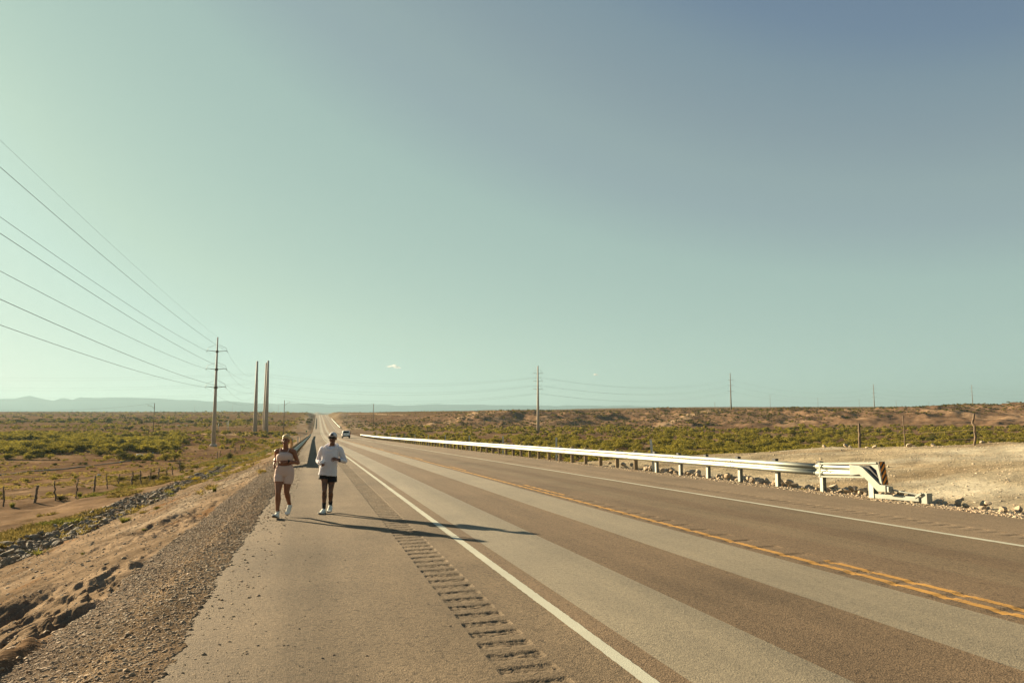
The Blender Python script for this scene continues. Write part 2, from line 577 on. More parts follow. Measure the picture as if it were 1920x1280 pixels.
    tm = np.clip(big, 0, 1) * sstep(0.02, 0.25, d) * (1 - sstep(1.7, 2.8, d + 0.6 * wig))
    z = z + tm * (ter - 0.09)
    cr = cr * 0.62
    z = z - cr
    lump = act * sstep(0.0, 0.3, d) * (1 - sstep(5.0, 6.5, d))
    z = z + lump * np.maximum(0, fbm(x / 0.22, y / 0.5, 121, 4)) * 0.030 + lump * fbm(x / 0.07, y / 0.12, 123, 2) * 0.006 * (1 - sstep(14, 24, y))
    # ragged pavement edges: loose gravel feathers a little way over the asphalt
    rag = 0.05 * fbm(x / 0.5, y / 0.9, 131, 3) + 0.05 * fbm(y / 3.0, x * 0, 133, 2) + 0.06 * fbm(x / 0.06, y / 0.06, 135, 2)
    o2 = off + np.where(l > -3, rag, rag * 0.5)
    lip = 0.003 + 0.004 * fbm(x / 0.12, y / 0.12, 137, 2)
    top = np.where(o2 < 0.22, zr + lip, z)
    w = sstep(0.42, 0.70, o2)
    z = np.where(o2 < 0.70, (zr + lip) * (1 - w) + z * w, z)
    under = sstep(-0.05, 0.02, o2)
    z = np.where(off < 0.9, (zr - 0.12) * (1 - under) + z * under, z)
    z = np.where(off < -0.35, zr - 0.20, z)
    if full:
        return z, dict(l=l, r=r, off=off, bluff=bluff, rad=rad, az=az, d=d, crack=cr, pad=pad, near=near, xs=xs)
    return z


def G(x, y):
    return float(ground(np.array([x]), np.array([y]))[0])


def ray_hit(px, py, d0=20.0, d1=3000.0, n=5000):
    a = ray(px, py); t = np.geomspace(d0, d1, n); P = a[None, :] * t[:, None] + np.array([0, 0, CAM_H]); z = ground(P[:, 0], P[:, 1])
    k = int(np.argmax(P[:, 2] <= z)); return (float(P[k, 0]), float(P[k, 1]))


# pale graded tracks climbing the bluffs and the gravel yard round the thick poles
TRACKS = [([ray_hit(*q) for q in ((1205, 803), (1245, 795), (1285, 784), (1320, 773), (1345, 768))], 4.5),
          ([ray_hit(*q) for q in ((790, 797), (850, 788), (880, 779), (905, 772))], 4.0),
          ([ray_hit(*q) for q in ((660, 776), (700, 775), (760, 777))], 4.0),
          ([ray_hit(*q) for q in ((405, 812), (440, 814), (490, 812), (530, 814))], 9.0)]


# ---- ground colours (what the soil itself is, per place)
def ground_tint(x, y, q):
    n1 = fbm(x / 30, y / 30, 201, 4); n2 = fbm(x / 4, y / 4, 203, 4); n3 = fbm(x / 120, y / 120, 205, 3)
    C = lambda r, g, b: np.array([r, g, b])
    lerp = lambda a, b, t: a * (1 - t[..., None]) + b * t[..., None]
    base = np.zeros(x.shape + (3,)) + C(0.196, 0.142, 0.097)                       # reddish desert soil
    base = lerp(base, C(0.268, 0.205, 0.140), sstep(-0.1, 0.5, n1 + 0.4 * n2))
    base = lerp(base, C(0.125, 0.086, 0.060), sstep(0.15, 0.6, -n1 + 0.5 * n2) * 0.7)
    left = q['l'] > -3
    # far plains: dry grass and scrub stain the soil
    g = sstep(250, 700, q['rad']) * sstep(-0.25, 0.35, n3 + 0.5 * n1)
    base = lerp(base, C(0.150, 0.120, 0.062), g * 0.6)
    # bluffs
    base = lerp(base, C(0.235, 0.172, 0.120), q['bluff'] * 0.8)
    base = lerp(base, C(0.36, 0.275, 0.19), q['bluff'] * sstep(0.15, 0.5, fbm(x / 14, y / 14, 207, 3)))
    for trk, wd in TRACKS:
        dmin = np.full(x.shape, 1e9)
        for (ax, ay), (bx, by) in zip(trk[:-1], trk[1:]):
            vx, vy = bx - ax, by - ay; t = np.clip(((x - ax) * vx + (y - ay) * vy) / (vx * vx + vy * vy + 1e-9), 0, 1)
            dmin = np.minimum(dmin, np.hypot(x - ax - t * vx, y - ay - t * vy))
        base = lerp(base, C(0.50, 0.40, 0.28), (1 - sstep(wd * 0.6, wd, dmin + 1.2 * n2)) * 0.9)
    # embankment
    emb = np.where(left, sstep(0.6, 1.4, q['l']) * (1 - sstep(7.4, 10.2, q['l'] + 0.8 * n2)), 0)
    sand = C(0.215, 0.148, 0.086)
    base = lerp(base, sand, emb)
    base = lerp(base, C(0.285, 0.215, 0.135), emb * sstep(0.05, 0.45, fbm(x / 2.2, y / 9, 209, 3)))
    base = lerp(base, C(0.185, 0.105, 0.050), emb * sstep(0.25, 0.6, fbm(x / 1.6, y / 5, 211, 3)))
    # pale wash by the rock channel
    # gravel shoulder
    grav = np.where(left, (1 - sstep(-0.06, 0.10, q['d'])) * (q['l'] > -0.5), 0)
    base = lerp(base, C(0.165, 0.120, 0.078), grav * (1 - sstep(45, 80, q['rad'])) + 0.0)
    # strip between fence and rock channel: straw-coloured grass stain
    st = np.where(left, sstep(9.6, 11, q['l'] + n2) * (1 - sstep(13.5, 16.5, q['l'] + 2.5 * n2)), 0) * sstep(-0.3, 0.2, fbm(x / 5, y / 8, 213, 3))
    base = lerp(base, C(0.205, 0.150, 0.045), st * 0.75)
    # pad on the right: pale crushed caliche
    pp = np.where(~left, sstep(0.5, 1.6, q['r']) * (1 - sstep(18.3, 20.5, q['r'])) * q['pad'], 0)
    pale = lerp(np.zeros_like(base) + C(0.300, 0.225, 0.140), C(0.38, 0.305, 0.21), sstep(-0.05, 0.5, fbm(x / 3.5, y / 3.5, 215, 4)))
    pale = lerp(pale, C(0.235, 0.160, 0.090), sstep(0.05, 0.5, fbm(x / 5, y / 2.5, 217, 4)) * 0.8)
    base = lerp(base, pale, pp)
    sh = np.where(~left, sstep(-0.3, 0.1, q['r']) * (1 - sstep(1.0, 2.0, q['r'])), 0)
    base = lerp(base, C(0.24, 0.185, 0.125), sh * 0.8)
    # dirt track beyond the left fence: two pale wheel ruts
    tl = q['l'] - (24 + 2.5 * np.sin(y / 40.0) + 0.05 * y)
    tr = np.where(left, np.exp(-((np.abs(tl) - 0.9) / 0.55) ** 2), 0) * (y > 20) * (1 - sstep(150, 190, y))
    base = lerp(base, C(0.27, 0.195, 0.125), tr * 0.75)
    track = np.where(left, np.exp(-(tl / 3.5) ** 2), 0) * (y > 20) * (1 - sstep(150, 190, y))
    base = lerp(base, C(0.225, 0.155, 0.098), track * 0.6)
    base = base * (1 - emb[..., None] * np.array([0.0, -0.07, -0.24]))
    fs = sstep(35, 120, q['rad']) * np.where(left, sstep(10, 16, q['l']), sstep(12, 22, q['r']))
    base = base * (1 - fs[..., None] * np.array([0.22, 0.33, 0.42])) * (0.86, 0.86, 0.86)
    nl = np.where(left, sstep(9.0, 11.5, q['l']), 0) * (1 - fs)
    base = base * (1 - nl[..., None] * np.array([0.0, 0.06, 0.12]))
    base = base * (1 + 0.30 * pp[..., None] * np.array([0.05, 0.42, 0.62]))
    return base, tr


# ------------------------------------------------------------------ ground sheet (polar grid, finer where one stands)
def build_ground():
    # azimuth about the photograph's view direction
    fine = np.radians(np.arange(-41, 41.001, 0.105))
    coarse_r = np.radians(np.concatenate([np.arange(41.4, 60, 0.6), np.arange(60, 180, 3.0)]))
    az = np.concatenate([-coarse_r[::-1], fine, coarse_r])
    rr = [1.2]
    while rr[-1] < 12500:
        R = rr[-1]
        k = 0.011 if R < 4 else 0.0058 if R < 45 else 0.009 if R < 230 else 0.0075 if R < 520 else 0.014 if R < 1500 else 0.05
        rr.append(R * (1 + k))
    rr = np.array(rr)
    A, Rr = np.meshgrid(az, rr)
    lx, lf = Rr * np.sin(A), Rr * np.cos(A)
    x = lx * CY - lf * SY; y = lx * SY + lf * CY
    z, q = ground(x, y, True)
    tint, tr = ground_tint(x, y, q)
    z = z - tr * 0.06
    rough = np.where(q['off'] < 2.2, 1.0, 0.6)
    n, m = x.shape
    V = np.stack([x, y, z], -1).reshape(-1, 3)
    idx = np.arange(n * m).reshape(n, m)
    nxt = np.roll(idx, -1, axis=1)
    F = np.stack([idx[:-1], nxt[:-1], nxt[1:], idx[1:]], -1).reshape(-1, 4)
    # close the centre
    V = np.vstack([V, [[0, 0, zroad(0.0) - 0.2]]]); tint2 = np.vstack([tint.reshape(-1, 3), [[0.2, 0.15, 0.1]]])
    c = len(V) - 1
    Fc = np.stack([np.full(m, c), nxt[0], idx[0], idx[0]], -1)
    # centre fan as degenerate-free quads is not needed: the road covers it
    m_, nt, out = new_mat('ground_soil')
    at = N(nt, 'ShaderNodeAttribute', attribute_name='tint')
    geo = N(nt, 'ShaderNodeNewGeometry')
    P = geo.outputs['Position']
    a = noise_node(nt, P, 0.9, 6.0, 0.6); b = noise_node(nt, P, 9.0, 5.0, 0.65); c_ = noise_node(nt, P, 45.0, 3.0, 0.6)
    vo = N(nt, 'ShaderNodeTexVoronoi'); vo.inputs['Scale'].default_value = 26.0; nt.links.new(P, vo.inputs['Vector'])
    e_ = noise_node(nt, P, 0.22, 7.0, 0.68)
    f = maprange(nt, a.outputs[0], 0.3, 0.7, 0.74, 1.26)
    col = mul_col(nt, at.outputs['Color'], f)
    col = mul_col(nt, col, maprange(nt, e_.outputs[0], 0.34, 0.66, 0.66, 1.30))
    col = mul_col(nt, col, maprange(nt, b.outputs[0], 0.3, 0.7, 0.80, 1.20))
    col = mul_col(nt, col, maprange(nt, c_.outputs[0], 0.3, 0.7, 0.85, 1.15))
    p = N(nt, 'ShaderNodeBsdfPrincipled')
    p.inputs['Roughness'].default_value = 1.0; p.inputs['Specular IOR Level'].default_value = 0.0
    nt.links.new(col, p.inputs['Base Color'])
    b1 = N(nt, 'ShaderNodeBump'); b1.inputs['Strength'].default_value = 0.6; b1.inputs['Distance'].default_value = 0.03
    nt.links.new(b.outputs[0], b1.inputs['Height'])
    b2 = N(nt, 'ShaderNodeBump'); b2.inputs['Strength'].default_value = 0.45; b2.inputs['Distance'].default_value = 0.012
    nt.links.new(vo.outputs['Distance'], b2.inputs['Height']); nt.links.new(b1.outputs[0], b2.inputs['Normal'])
    nt.links.new(b2.outputs[0], p.inputs['Normal'])
    nt.links.new(p.outputs[0], out.inputs[0])
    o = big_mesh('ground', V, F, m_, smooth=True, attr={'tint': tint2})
    tag(o, kind='structure')
    return o


build_ground()


# ------------------------------------------------------------------ road
def asphalt(name, col, var=0.16, stain=0.25, agg=1.0, rough=0.88, spec=0.18):
    m, nt, out = new_mat(name)
    geo = N(nt, 'ShaderNodeNewGeometry'); P = geo.outputs['Position']
    mp = N(nt, 'ShaderNodeMapping'); mp.inputs['Scale'].default_value = (1.6, 0.10, 1.0); nt.links.new(P, mp.inputs['Vector'])
    streak = noise_node(nt, mp.outputs[0], 1.6, 5.0, 0.6)
    blot = noise_node(nt, P, 0.55, 5.0, 0.6)
    fine = noise_node(nt, P, 130.0, 2.0, 0.7)
    vo = N(nt, 'ShaderNodeTexVoronoi'); vo.inputs['Scale'].default_value = 75.0; nt.links.new(P, vo.inputs['Vector'])
    vo2 = N(nt, 'ShaderNodeTexVoronoi'); vo2.inputs['Scale'].default_value = 33.0; nt.links.new(P, vo2.inputs['Vector'])
    c = mul_col(nt, tuple(col), maprange(nt, streak.outputs[0], 0.3, 0.7, 1 - var, 1 + var))
    c = mul_col(nt, c, maprange(nt, blot.outputs[0], 0.3, 0.7, 1 - stain * 0.5, 1 + stain * 0.5))
    c = mul_col(nt, c, maprange(nt, fine.outputs[0], 0.3, 0.7, 0.84, 1.16))
    # old drips and tyre smudges
    mp2 = N(nt, 'ShaderNodeMapping'); mp2.inputs['Scale'].default_value = (1.0, 0.45, 1.0); nt.links.new(P, mp2.inputs['Vector'])
    sm = noise_node(nt, mp2.outputs[0], 0.5, 4.0, 0.55)
    c = mul_col(nt, c, maprange(nt, sm.outputs[0], 0.60, 0.72, 1.0, 0.80))
    c = mul_col(nt, c, maprange(nt, sm.outputs[0], 0.28, 0.40, 1.12, 1.0))
    # aggregate: each stone its own shade
    sep = N(nt, 'ShaderNodeSeparateColor'); nt.links.new(vo.outputs['Color'], sep.inputs[0])
    c = mul_col(nt, c, maprange(nt, sep.outputs[0], 0, 1, 1 - 0.32 * agg, 1 + 0.32 * agg))
    sep2 = N(nt, 'ShaderNodeSeparateColor'); nt.links.new(vo2.outputs['Color'], sep2.inputs[0])
    c = mul_col(nt, c, maprange(nt, sep2.outputs[1], 0, 0.12, 1 - 0.35 * agg, 1.0))
    p = N(nt, 'ShaderNodeBsdfPrincipled')
    p.inputs['Roughness'].default_value = rough; p.inputs['Specular IOR Level'].default_value = spec
    nt.links.new(c, p.inputs['Base Color'])
    b1 = N(nt, 'ShaderNodeBump'); b1.inputs['Strength'].default_value = 0.5 * agg; b1.inputs['Distance'].default_value = 0.006
    nt.links.new(vo.outputs['Distance'], b1.inputs['Height'])
    b2 = N(nt, 'ShaderNodeBump'); b2.inputs['Strength'].default_value = 0.35 * agg; b2.inputs['Distance'].default_value = 0.012
    n4 = noise_node(nt, P, 22.0, 4.0, 0.6)
    nt.links.new(n4.outputs[0], b2.inputs['Height']); nt.links.new(b1.outputs[0], b2.inputs['Normal'])
    nt.links.new(b2.outputs[0], p.inputs['Normal'])
    nt.links.new(p.outputs[0], out.inputs[0])
    return m


M_SHOULDER = asphalt('asphalt_shoulder', (0.122, 0.090, 0.055), 0.10, 0.42, 1.15)
M_LIGHT = asphalt('asphalt_pale_seal', (0.154, 0.128, 0.081), 0.12, 0.22, 0.8, 0.82, 0.55)
M_MID = asphalt('asphalt_mid', (0.130, 0.096, 0.058), 0.12, 0.2)
M_SHOULDER_R = asphalt('asphalt_dusty_shoulder', (0.162, 0.120, 0.076), 0.10, 0.3)
M_DARK = asphalt('asphalt_dark', (0.124, 0.087, 0.052), 0.12, 0.2)


def groove(xs, y, x0, x1, per, wid, dep, ph=0.0):
    """Depth of milled rumble grooves at (xs, y)."""
    t = np.mod(y + ph, per)
    w = sstep(0, 0.05, t) * (1 - sstep(wid - 0.05, wid, t))
    e = sstep(x0, x0 + 0.03, xs) * (1 - sstep(x1 - 0.03, x1, xs))
    rough = 0.006 * fbm(xs / 0.028, y / 0.028, 301, 2) + 0.005 * fbm(xs / 0.10, y / 0.02, 303, 2)
    return w * e * (dep * 0.8 + rough) + e * (0.001 + 0.0025 * fbm(xs / 0.03, y / 0.03, 307, 2))


RUM = [(1.30, 1.75, 0.305, 0.19, 0.014, 0.10), (5.98, 6.52, 0.61, 0.20, 0.013, 0.0), (10.30, 10.72, 0.305, 0.18, 0.012, 0.05)]


def road_z(xs, y):
    z = zroad(y) + 0.004 * fbm(xs / 0.8, y / 3.0, 305, 2)
    for r in RUM:
        near = (xs >= r[0]) & (xs <= r[1]) & (y < 140)
        if np.any(near):
            z = z - np.where(near, groove(xs, y, *r), 0)
    return z


def grid_mesh(xs, ys):
    X, Y = np.meshgrid(xs, ys)
    Z = road_z(X, Y)
    V = np.stack([X + xoff(Y), Y, Z], -1).reshape(-1, 3)
    n, m = X.shape
    idx = np.arange(n * m).reshape(n, m)
    F = np.stack([idx[:-1, :-1], idx[:-1, 1:], idx[1:, 1:], idx[1:, :-1]], -1).reshape(-1, 4)
    return V, F, np.tile(np.arange(m - 1), n - 1)


def ysteps(y0, y1, k, lo, hi):
    out = [y0]
    while out[-1] < y1:
        out.append(out[-1] + min(hi, max(lo, k * max(0.0, out[-1]))))
    return np.array(out)


def build_road():
    # strips: (x0, x1, material index)
    strips = [(-1.3, 1.30, 0), (1.75, 2.29, 0), (2.29, 2.50, 3), (2.50, 3.53, 1), (3.53, 4.80, 3), (4.80, 5.90, 1), (5.90, 5.98, 3),
              (6.52, 7.22, 3), (7.22, 7.90, 2), (7.90, 8.50, 3), (8.50, 9.62, 2), (9.62, 10.30, 4), (10.72, 12.9, 4)]
    Vs, Fs, Ms = [], [], []; n = 0
    ya = ysteps(-12, 1500, 0.02, 0.25, 8)
    for x0, x1, mi in strips:
        xs = np.linspace(x0, x1, max(2, int((x1 - x0) / 0.5) + 2))
        V, F, _ = grid_mesh(xs, ya)
        Vs.append(V); Fs.append(F + n); Ms.append(np.full(len(F), mi)); n += len(V)
    for k, r in enumerate(RUM):
        lo = 0.013 if k == 0 else 0.03
        yb = np.concatenate([np.arange(-12, 3 if k == 0 else 4, 0.25), ysteps(3 if k == 0 else 4, 60, 0.0022, lo, 0.05)[:-1], ysteps(60, 140, 0.001, 0.061, 0.07)[:-1], ysteps(140, 1500, 0.02, 1, 8)])
        xs = np.linspace(r[0], r[1], 32 if k == 0 else 14)
        V, F, _ = grid_mesh(xs, yb)
        Vs.append(V); Fs.append(F + n); Ms.append(np.full(len(F), (0, 3, 4)[k])); n += len(V)
    o = big_mesh('road', np.vstack(Vs), np.vstack(Fs), [M_SHOULDER, M_LIGHT, M_MID, M_DARK, M_SHOULDER_R], mi=np.concatenate(Ms), smooth=True)
    tag(o, kind='structure')


build_road()


def paint(name, col, wear, wscale=14.0):
    m, nt, out = new_mat(name)
    geo = N(nt, 'ShaderNodeNewGeometry'); P = geo.outputs['Position']
    w = noise_node(nt, P, wscale, 6.0, 0.7); w2 = noise_node(nt, P, 90.0, 3.0, 0.7); w3 = noise_node(nt, P, 1.1, 3.0)
    ad = N(nt, 'ShaderNodeMath', operation='ADD'); nt.links.new(maprange(nt, w.outputs[0], 0.3, 0.7, -0.5, 0.5), ad.inputs[0])
    nt.links.new(maprange(nt, w2.outputs[0], 0.3, 0.7, -0.35, 0.35), ad.inputs[1])
    fac = maprange(nt, ad.outputs[0], 0.55 - wear, 0.75 - wear, 0.0, 0.9)
    c = mul_col(nt, tuple(col), maprange(nt, w3.outputs[0], 0.3, 0.7, 0.88, 1.1))
    c = mix_col(nt, fac, c, (0.11, 0.085, 0.06))
    p = N(nt, 'ShaderNodeBsdfPrincipled'); p.inputs['Roughness'].default_value = 0.75; p.inputs['Specular IOR Level'].default_value = 0.25
    nt.links.new(c, p.inputs['Base Color'])
    b = N(nt, 'ShaderNodeBump'); b.inputs['Strength'].default_value = 0.5; b.inputs['Distance'].default_value = 0.005
    nt.links.new(w2.outputs[0], b.inputs['Height']); nt.links.new(b.outputs[0], p.inputs['Normal'])
    nt.links.new(p.outputs[0], out.inputs[0])
    return m


M_WHITE = paint('road_paint_white', (0.36, 0.36, 0.285), 0.10)
M_YELLOW = paint('road_paint_yellow', (0.36, 0.195, 0.045), 0.36, 9.0)


def marking(x0, x1, ranges, mat, name, step=0.03, wob=0.006, ncol=4):
    Vs, Fs = [], []; n = 0
    for y0, y1 in ranges:
        ys = ysteps(y0, y1, 0.004, step, 4)
        ys[-1] = y1
        t = np.linspace(0, 1, ncol)
        T, Y = np.meshgrid(t, ys)
        ea = wob * fbm(Y / 0.05, Y * 0 + 1, 311, 2) * (Y < 40); eb = wob * fbm(Y / 0.05, Y * 0 + 9, 312, 2) * (Y < 40)
        X = (x0 + ea) * (1 - T) + (x1 + eb) * T
        Z = road_z(X, Y) + 0.004 + np.clip((Y - 60) * 0.0001, 0, 0.05)
        V = np.stack([X + xoff(Y), Y, Z], -1).reshape(-1, 3)
        k, m = X.shape; idx = np.arange(k * m).reshape(k, m)
        F = np.stack([idx[:-1, :-1], idx[:-1, 1:], idx[1:, 1:], idx[1:, :-1]], -1).reshape(-1, 4)
        Vs.append(V); Fs.append(F + n); n += len(V)
    o = big_mesh(name, np.vstack(Vs), np.vstack(Fs), mat, smooth=True)
    tag(o, kind='structure')


marking(2.175, 2.29, [(-10, 900)], M_WHITE, 'road_marking')
marking(9.63, 9.75, [(-10, 900)], M_WHITE, 'road_marking')
marking(6.08, 6.19, [(-10, 900)], M_YELLOW, 'road_marking', ncol=6)
dash = [(7.5 - 7.6 + 12.2 * k - 0.0, 7.5 + 12.2 * k) for k in range(0, 40)]
dash = [(-4.0, 7.55)] + [(17.2 + 12.2 * k, 20.8 + 12.2 * k) for k in range(0, 40)]
marking(6.33, 6.43, dash, M_YELLOW, 'road_marking', ncol=6)

# ------------------------------------------------------------------ far mountains
def build_range(name, D, sil, seed, depth, mat):
    px = np.array([s[0] for s in sil], float); py = np.array([s[1] for s in sil], float)
    cols = np.arange(px[0], px[-1], 5.0)
    ys = np.interp(cols, px, py)
    ys = ys + fbm(cols / 30.0, cols * 0, seed, 4) * 0.9
    ts = np.array([-1.0, -0.8, -0.62, -0.46, -0.32, -0.2, -0.1, -0.04, 0, 0.15, 0.5, 1.0])
    V = []
    for cx, cyy in zip(cols, ys):
        h = CAM_H + D * (761 - cyy) / FPX + 95
        for t in ts:
            d = D + t * depth
            base = -97.0 + max(0, 1 - abs(t)) ** (0.75 if h < 60 else 1.15) * h
            a = ray(cx, 761); a = a / math.hypot(a[0], a[1]) * d / math.cos(math.atan((cx - 960) / FPX))
            rg = fbm(np.array([cx / 16.0 + 0.5 * t]), np.array([t * 2.3]), seed + 5, 4)[0]
            z = base + (rg * 0.09 * h * (1 - abs(t)) if t < -0.02 else 0) * (abs(t) ** 0.5)
            V.append((a[0], a[1], z))
    V = np.array(V); n, m = len(cols), len(ts)
    idx = np.arange(n * m).reshape(n, m)
    F = np.stack([idx[:-1, :-1], idx[:-1, 1:], idx[1:, 1:], idx[1:, :-1]], -1).reshape(-1, 4)[:, ::-1]
    tag(big_mesh(name, V, F, mat, smooth=True), kind='structure')


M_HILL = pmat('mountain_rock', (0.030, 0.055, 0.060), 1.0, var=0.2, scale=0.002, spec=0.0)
build_range('mountains', 9600, [(-300, 749), (-120, 744), (-60, 750), (0, 747.5), (26, 746.5), (54, 741.5), (74, 746), (99, 750.5), (117, 745.5), (135, 749), (150, 743.8), (175, 745.5), (230, 744.6),
                                (290, 745.8), (330, 749), (365, 750), (400, 752), (425, 751), (450, 754), (482, 757), (500, 756)], 401, 2100, M_HILL)
build_range('mountains', 11000, [(380, 756), (440, 752), (470, 755), (520, 757), (543, 756), (597, 755.6), (612, 757.5), (640, 757.4), (697, 757.2), (720, 758.5), (743, 760), (780, 758.7), (823, 757.2), (870, 757.8),
                                 (913, 758.7), (975, 759), (1010, 760), (1047, 760.5), (1063, 759), (1120, 760), (1180, 760), (1230, 761.5), (1290, 763), (1340, 761.5), (1375, 760.8), (1410, 762.5), (1440, 764)], 403, 1500, M_HILL)


# ------------------------------------------------------------------ two little clouds, far beyond everything
def build_cloud(px, py, wpx, hpx, seed, label):
    D = 15500.0
    rg = random.Random(seed); mb = MB(); c = Vector(atdepth(px, py, D)); w = wpx / FPX * D; h = hpx / FPX * D
    right = Vector((CY, SY, 0)); fw = Vector((-SY, CY, 0))
    for k in range(34):
        t = rg.uniform(-1, 1); e = 1 - abs(t) ** 1.5
        p = c + right * (t * w / 2) + Vector((0, 0, (rg.uniform(-0.3, 0.5) * e - 0.12 * t) * h)) + fw * rg.uniform(-0.3, 0.3) * w
        s = rg.uniform(0.10, 0.26) * h * (0.35 + e)
        mb.ellipsoid(p, (s * rg.uniform(1.2, 2.6), s * 1.5, s * rg.uniform(0.6, 1.0)), n=10, m=6)
    o = mb.build('cloud', M_CLOUD, smooth=True)
    tag(o, kind='structure')


M_CLOUD, nt, out = new_mat('cloud_white')
lw = N(nt, 'ShaderNodeLayerWeight'); lw.inputs[0].default_value = 0.35
df = N(nt, 'ShaderNodeBsdfDiffuse'); df.inputs[0].default_value = (0.8, 0.8, 0.78, 1)
tl = N(nt, 'ShaderNodeBsdfTranslucent'); tl.inputs[0].default_value = (0.8, 0.8, 0.78, 1)
tr_ = N(nt, 'ShaderNodeBsdfTransparent')
m1 = N(nt, 'ShaderNodeMixShader'); m1.inputs[0].default_value = 0.5
nt.links.new(df.outputs[0], m1.inputs[1]); nt.links.new(tl.outputs[0], m1.inputs[2])
m2 = N(nt, 'ShaderNodeMixShader')
nt.links.new(maprange(nt, lw.outputs['Facing'], 0.1, 0.8, 0.7, 1.0), m2.inputs[0])
nt.links.new(m1.outputs[0], m2.inputs[1]); nt.links.new(tr_.outputs[0], m2.inputs[2])
nt.links.new(m2.outputs[0], out.inputs[0])
build_cloud(738, 688, 26, 8, 1, 'cloud')
build_cloud(1117, 702.5, 11, 4, 2, 'cloud')

# ------------------------------------------------------------------ guardrails
M_GALV = pmat('galvanised_steel', (0.275, 0.29, 0.25), 0.5, 0.5, var=0.10, scale=1.8, bump=0.05, bscale=60, dirt=((0.26, 0.245, 0.20), 0.4))
M_POSTSTEEL = pmat('galvanised_post', (0.30, 0.31, 0.27), 0.55, 0.4, var=0.12, scale=5.0, dirt=((0.2, 0.17, 0.13), 0.4))
M_WOODPOST = pmat('treated_wood_post', (0.205, 0.150, 0.088), 0.9, var=0.3, scale=7.0, bump=0.4, bscale=30)
M_BLOCK = pmat('black_plastic_block', (0.028, 0.028, 0.028), 0.6, var=0.2, scale=9)
M_WHITEPOST = pmat('white_plastic', (0.42, 0.43, 0.38), 0.55, var=0.08, scale=4, dirt=((0.45, 0.40, 0.32), 0.4))
M_PAINTED = pmat('painted_steel_pale', (0.24, 0.255, 0.22), 0.5, 0.1, var=0.10, scale=3, dirt=((0.22, 0.19, 0.14), 0.4))
M_BLACKPAINT = pmat('black_panel', (0.022, 0.021, 0.020), 0.55, var=0.15)
M_ORANGE = pmat('orange_reflective', (0.80, 0.27, 0.02), 0.4, var=0.08)

# W-beam: face towards -x; (x, z) outline, closed
_w = [(-0.02, -0.155), (-0.062, -0.125), (-0.082, -0.085), (-0.062, -0.050), (-0.022, -0.018), (0.0, 0.0), (-0.022, 0.018), (-0.062, 0.050), (-0.082, 0.085), (-0.062, 0.125), (-0.02, 0.155)]
WPROF = _w + [(a + 0.006, b) for a, b in reversed(_w)]


def rail_mesh(mb, x_at, ya, yb, side, zc, step=1.905, flare=0.0):
    ys = np.arange(ya, yb + 0.01, step)
    path = []
    for y in ys:
        path.append(((float(x_at(y)), float(y), float(zroad(y)) + zc), (side, 0, 0), (0, 0, 1)))
    mb.sweep(WPROF, path, closed=True)
    for i, y in enumerate(ys[::2]):                       # lap joints with their bolts
        x = float(x_at(y)); z = float(zroad(y)) + zc
        for dz in (-0.085, 0.085):
            for dy in (-0.06, 0.06):
                mb.box((x - side * 0.083, y + dy, z + dz), (0.012, 0.03, 0.03))


def guardrail(label, side, x_at, y0, y1, step, steel_n, base_at, rail_top=0.74, lateral=0.14, dzp=0.07, first=0.0, maxposts=97, wood=True):
    root = empty('guardrail', (float(x_at(y0)), y0, float(zroad(y0))))
    tag(root, label, 'guardrail')
    inv = Matrix.Translation(-Vector(root.location))
    mb = MB(); rail_mesh(mb, x_at, y0, y1, side, rail_top - 0.155)
    o = mb.build('rail', M_GALV, root, smooth=True); o.matrix_parent_inverse = inv
    ys = np.arange(y0 + first, y1 + 0.01, step)
    rest = MB()
    for i, y in enumerate(ys):
        x = float(x_at(y)) + side * lateral; z0 = base_at(x, y); top = float(zroad(y)) + rail_top
        mb = MB() if i < maxposts else rest
        if i < steel_n or not wood:                      # I-section steel post
            hgt = top - 0.06 - z0 + 0.3; zc = z0 - 0.3 + hgt / 2
            for dx in (-0.052, 0.052):
                mb.box((x + dx, y, zc), (0.010, 0.105, hgt))
            mb.box((x, y, zc), (0.098, 0.008, hgt))
        else:                                            # round-topped timber post
            rg = random.Random(i); zt = top + dzp + rg.uniform(-0.015, 0.02)
            mb.tube([(x, y, z0 - 0.4), (x, y, zt - 0.03), (x, y, zt)], [0.088, 0.086, 0.07], n=10)
        if i < maxposts:
            p = mb.build('post', M_POSTSTEEL if (i < steel_n or not wood) else M_WOODPOST, root); p.matrix_parent_inverse = inv
            if i < 26:
                b = MB(); b.box((x - side * 0.075 if wood else x - side * 0.08, y, top - 0.155 + (0.02 if i >= steel_n else 0.045)), (0.11, 0.15, 0.35 if i < steel_n else 0.30))
                b.build('blockout', M_BLOCK, p, bevel=0.006)
    if rest.n:
        p = rest.build('post', M_WOODPOST if wood else M_POSTSTEEL, root); p.matrix_parent_inverse = inv
        tag(p, kind='stuff')
    return root, inv


GX = 12.86
right_x = lambda y: GX + float(xoff(y))
base_right = lambda x, y: G(x, y)
g_r, inv = guardrail('long shiny steel guardrail along the far shoulder, on timber posts, ending beside the striped panel', 1, right_x, 15.35, 204.0, 1.838, 6, base_right)

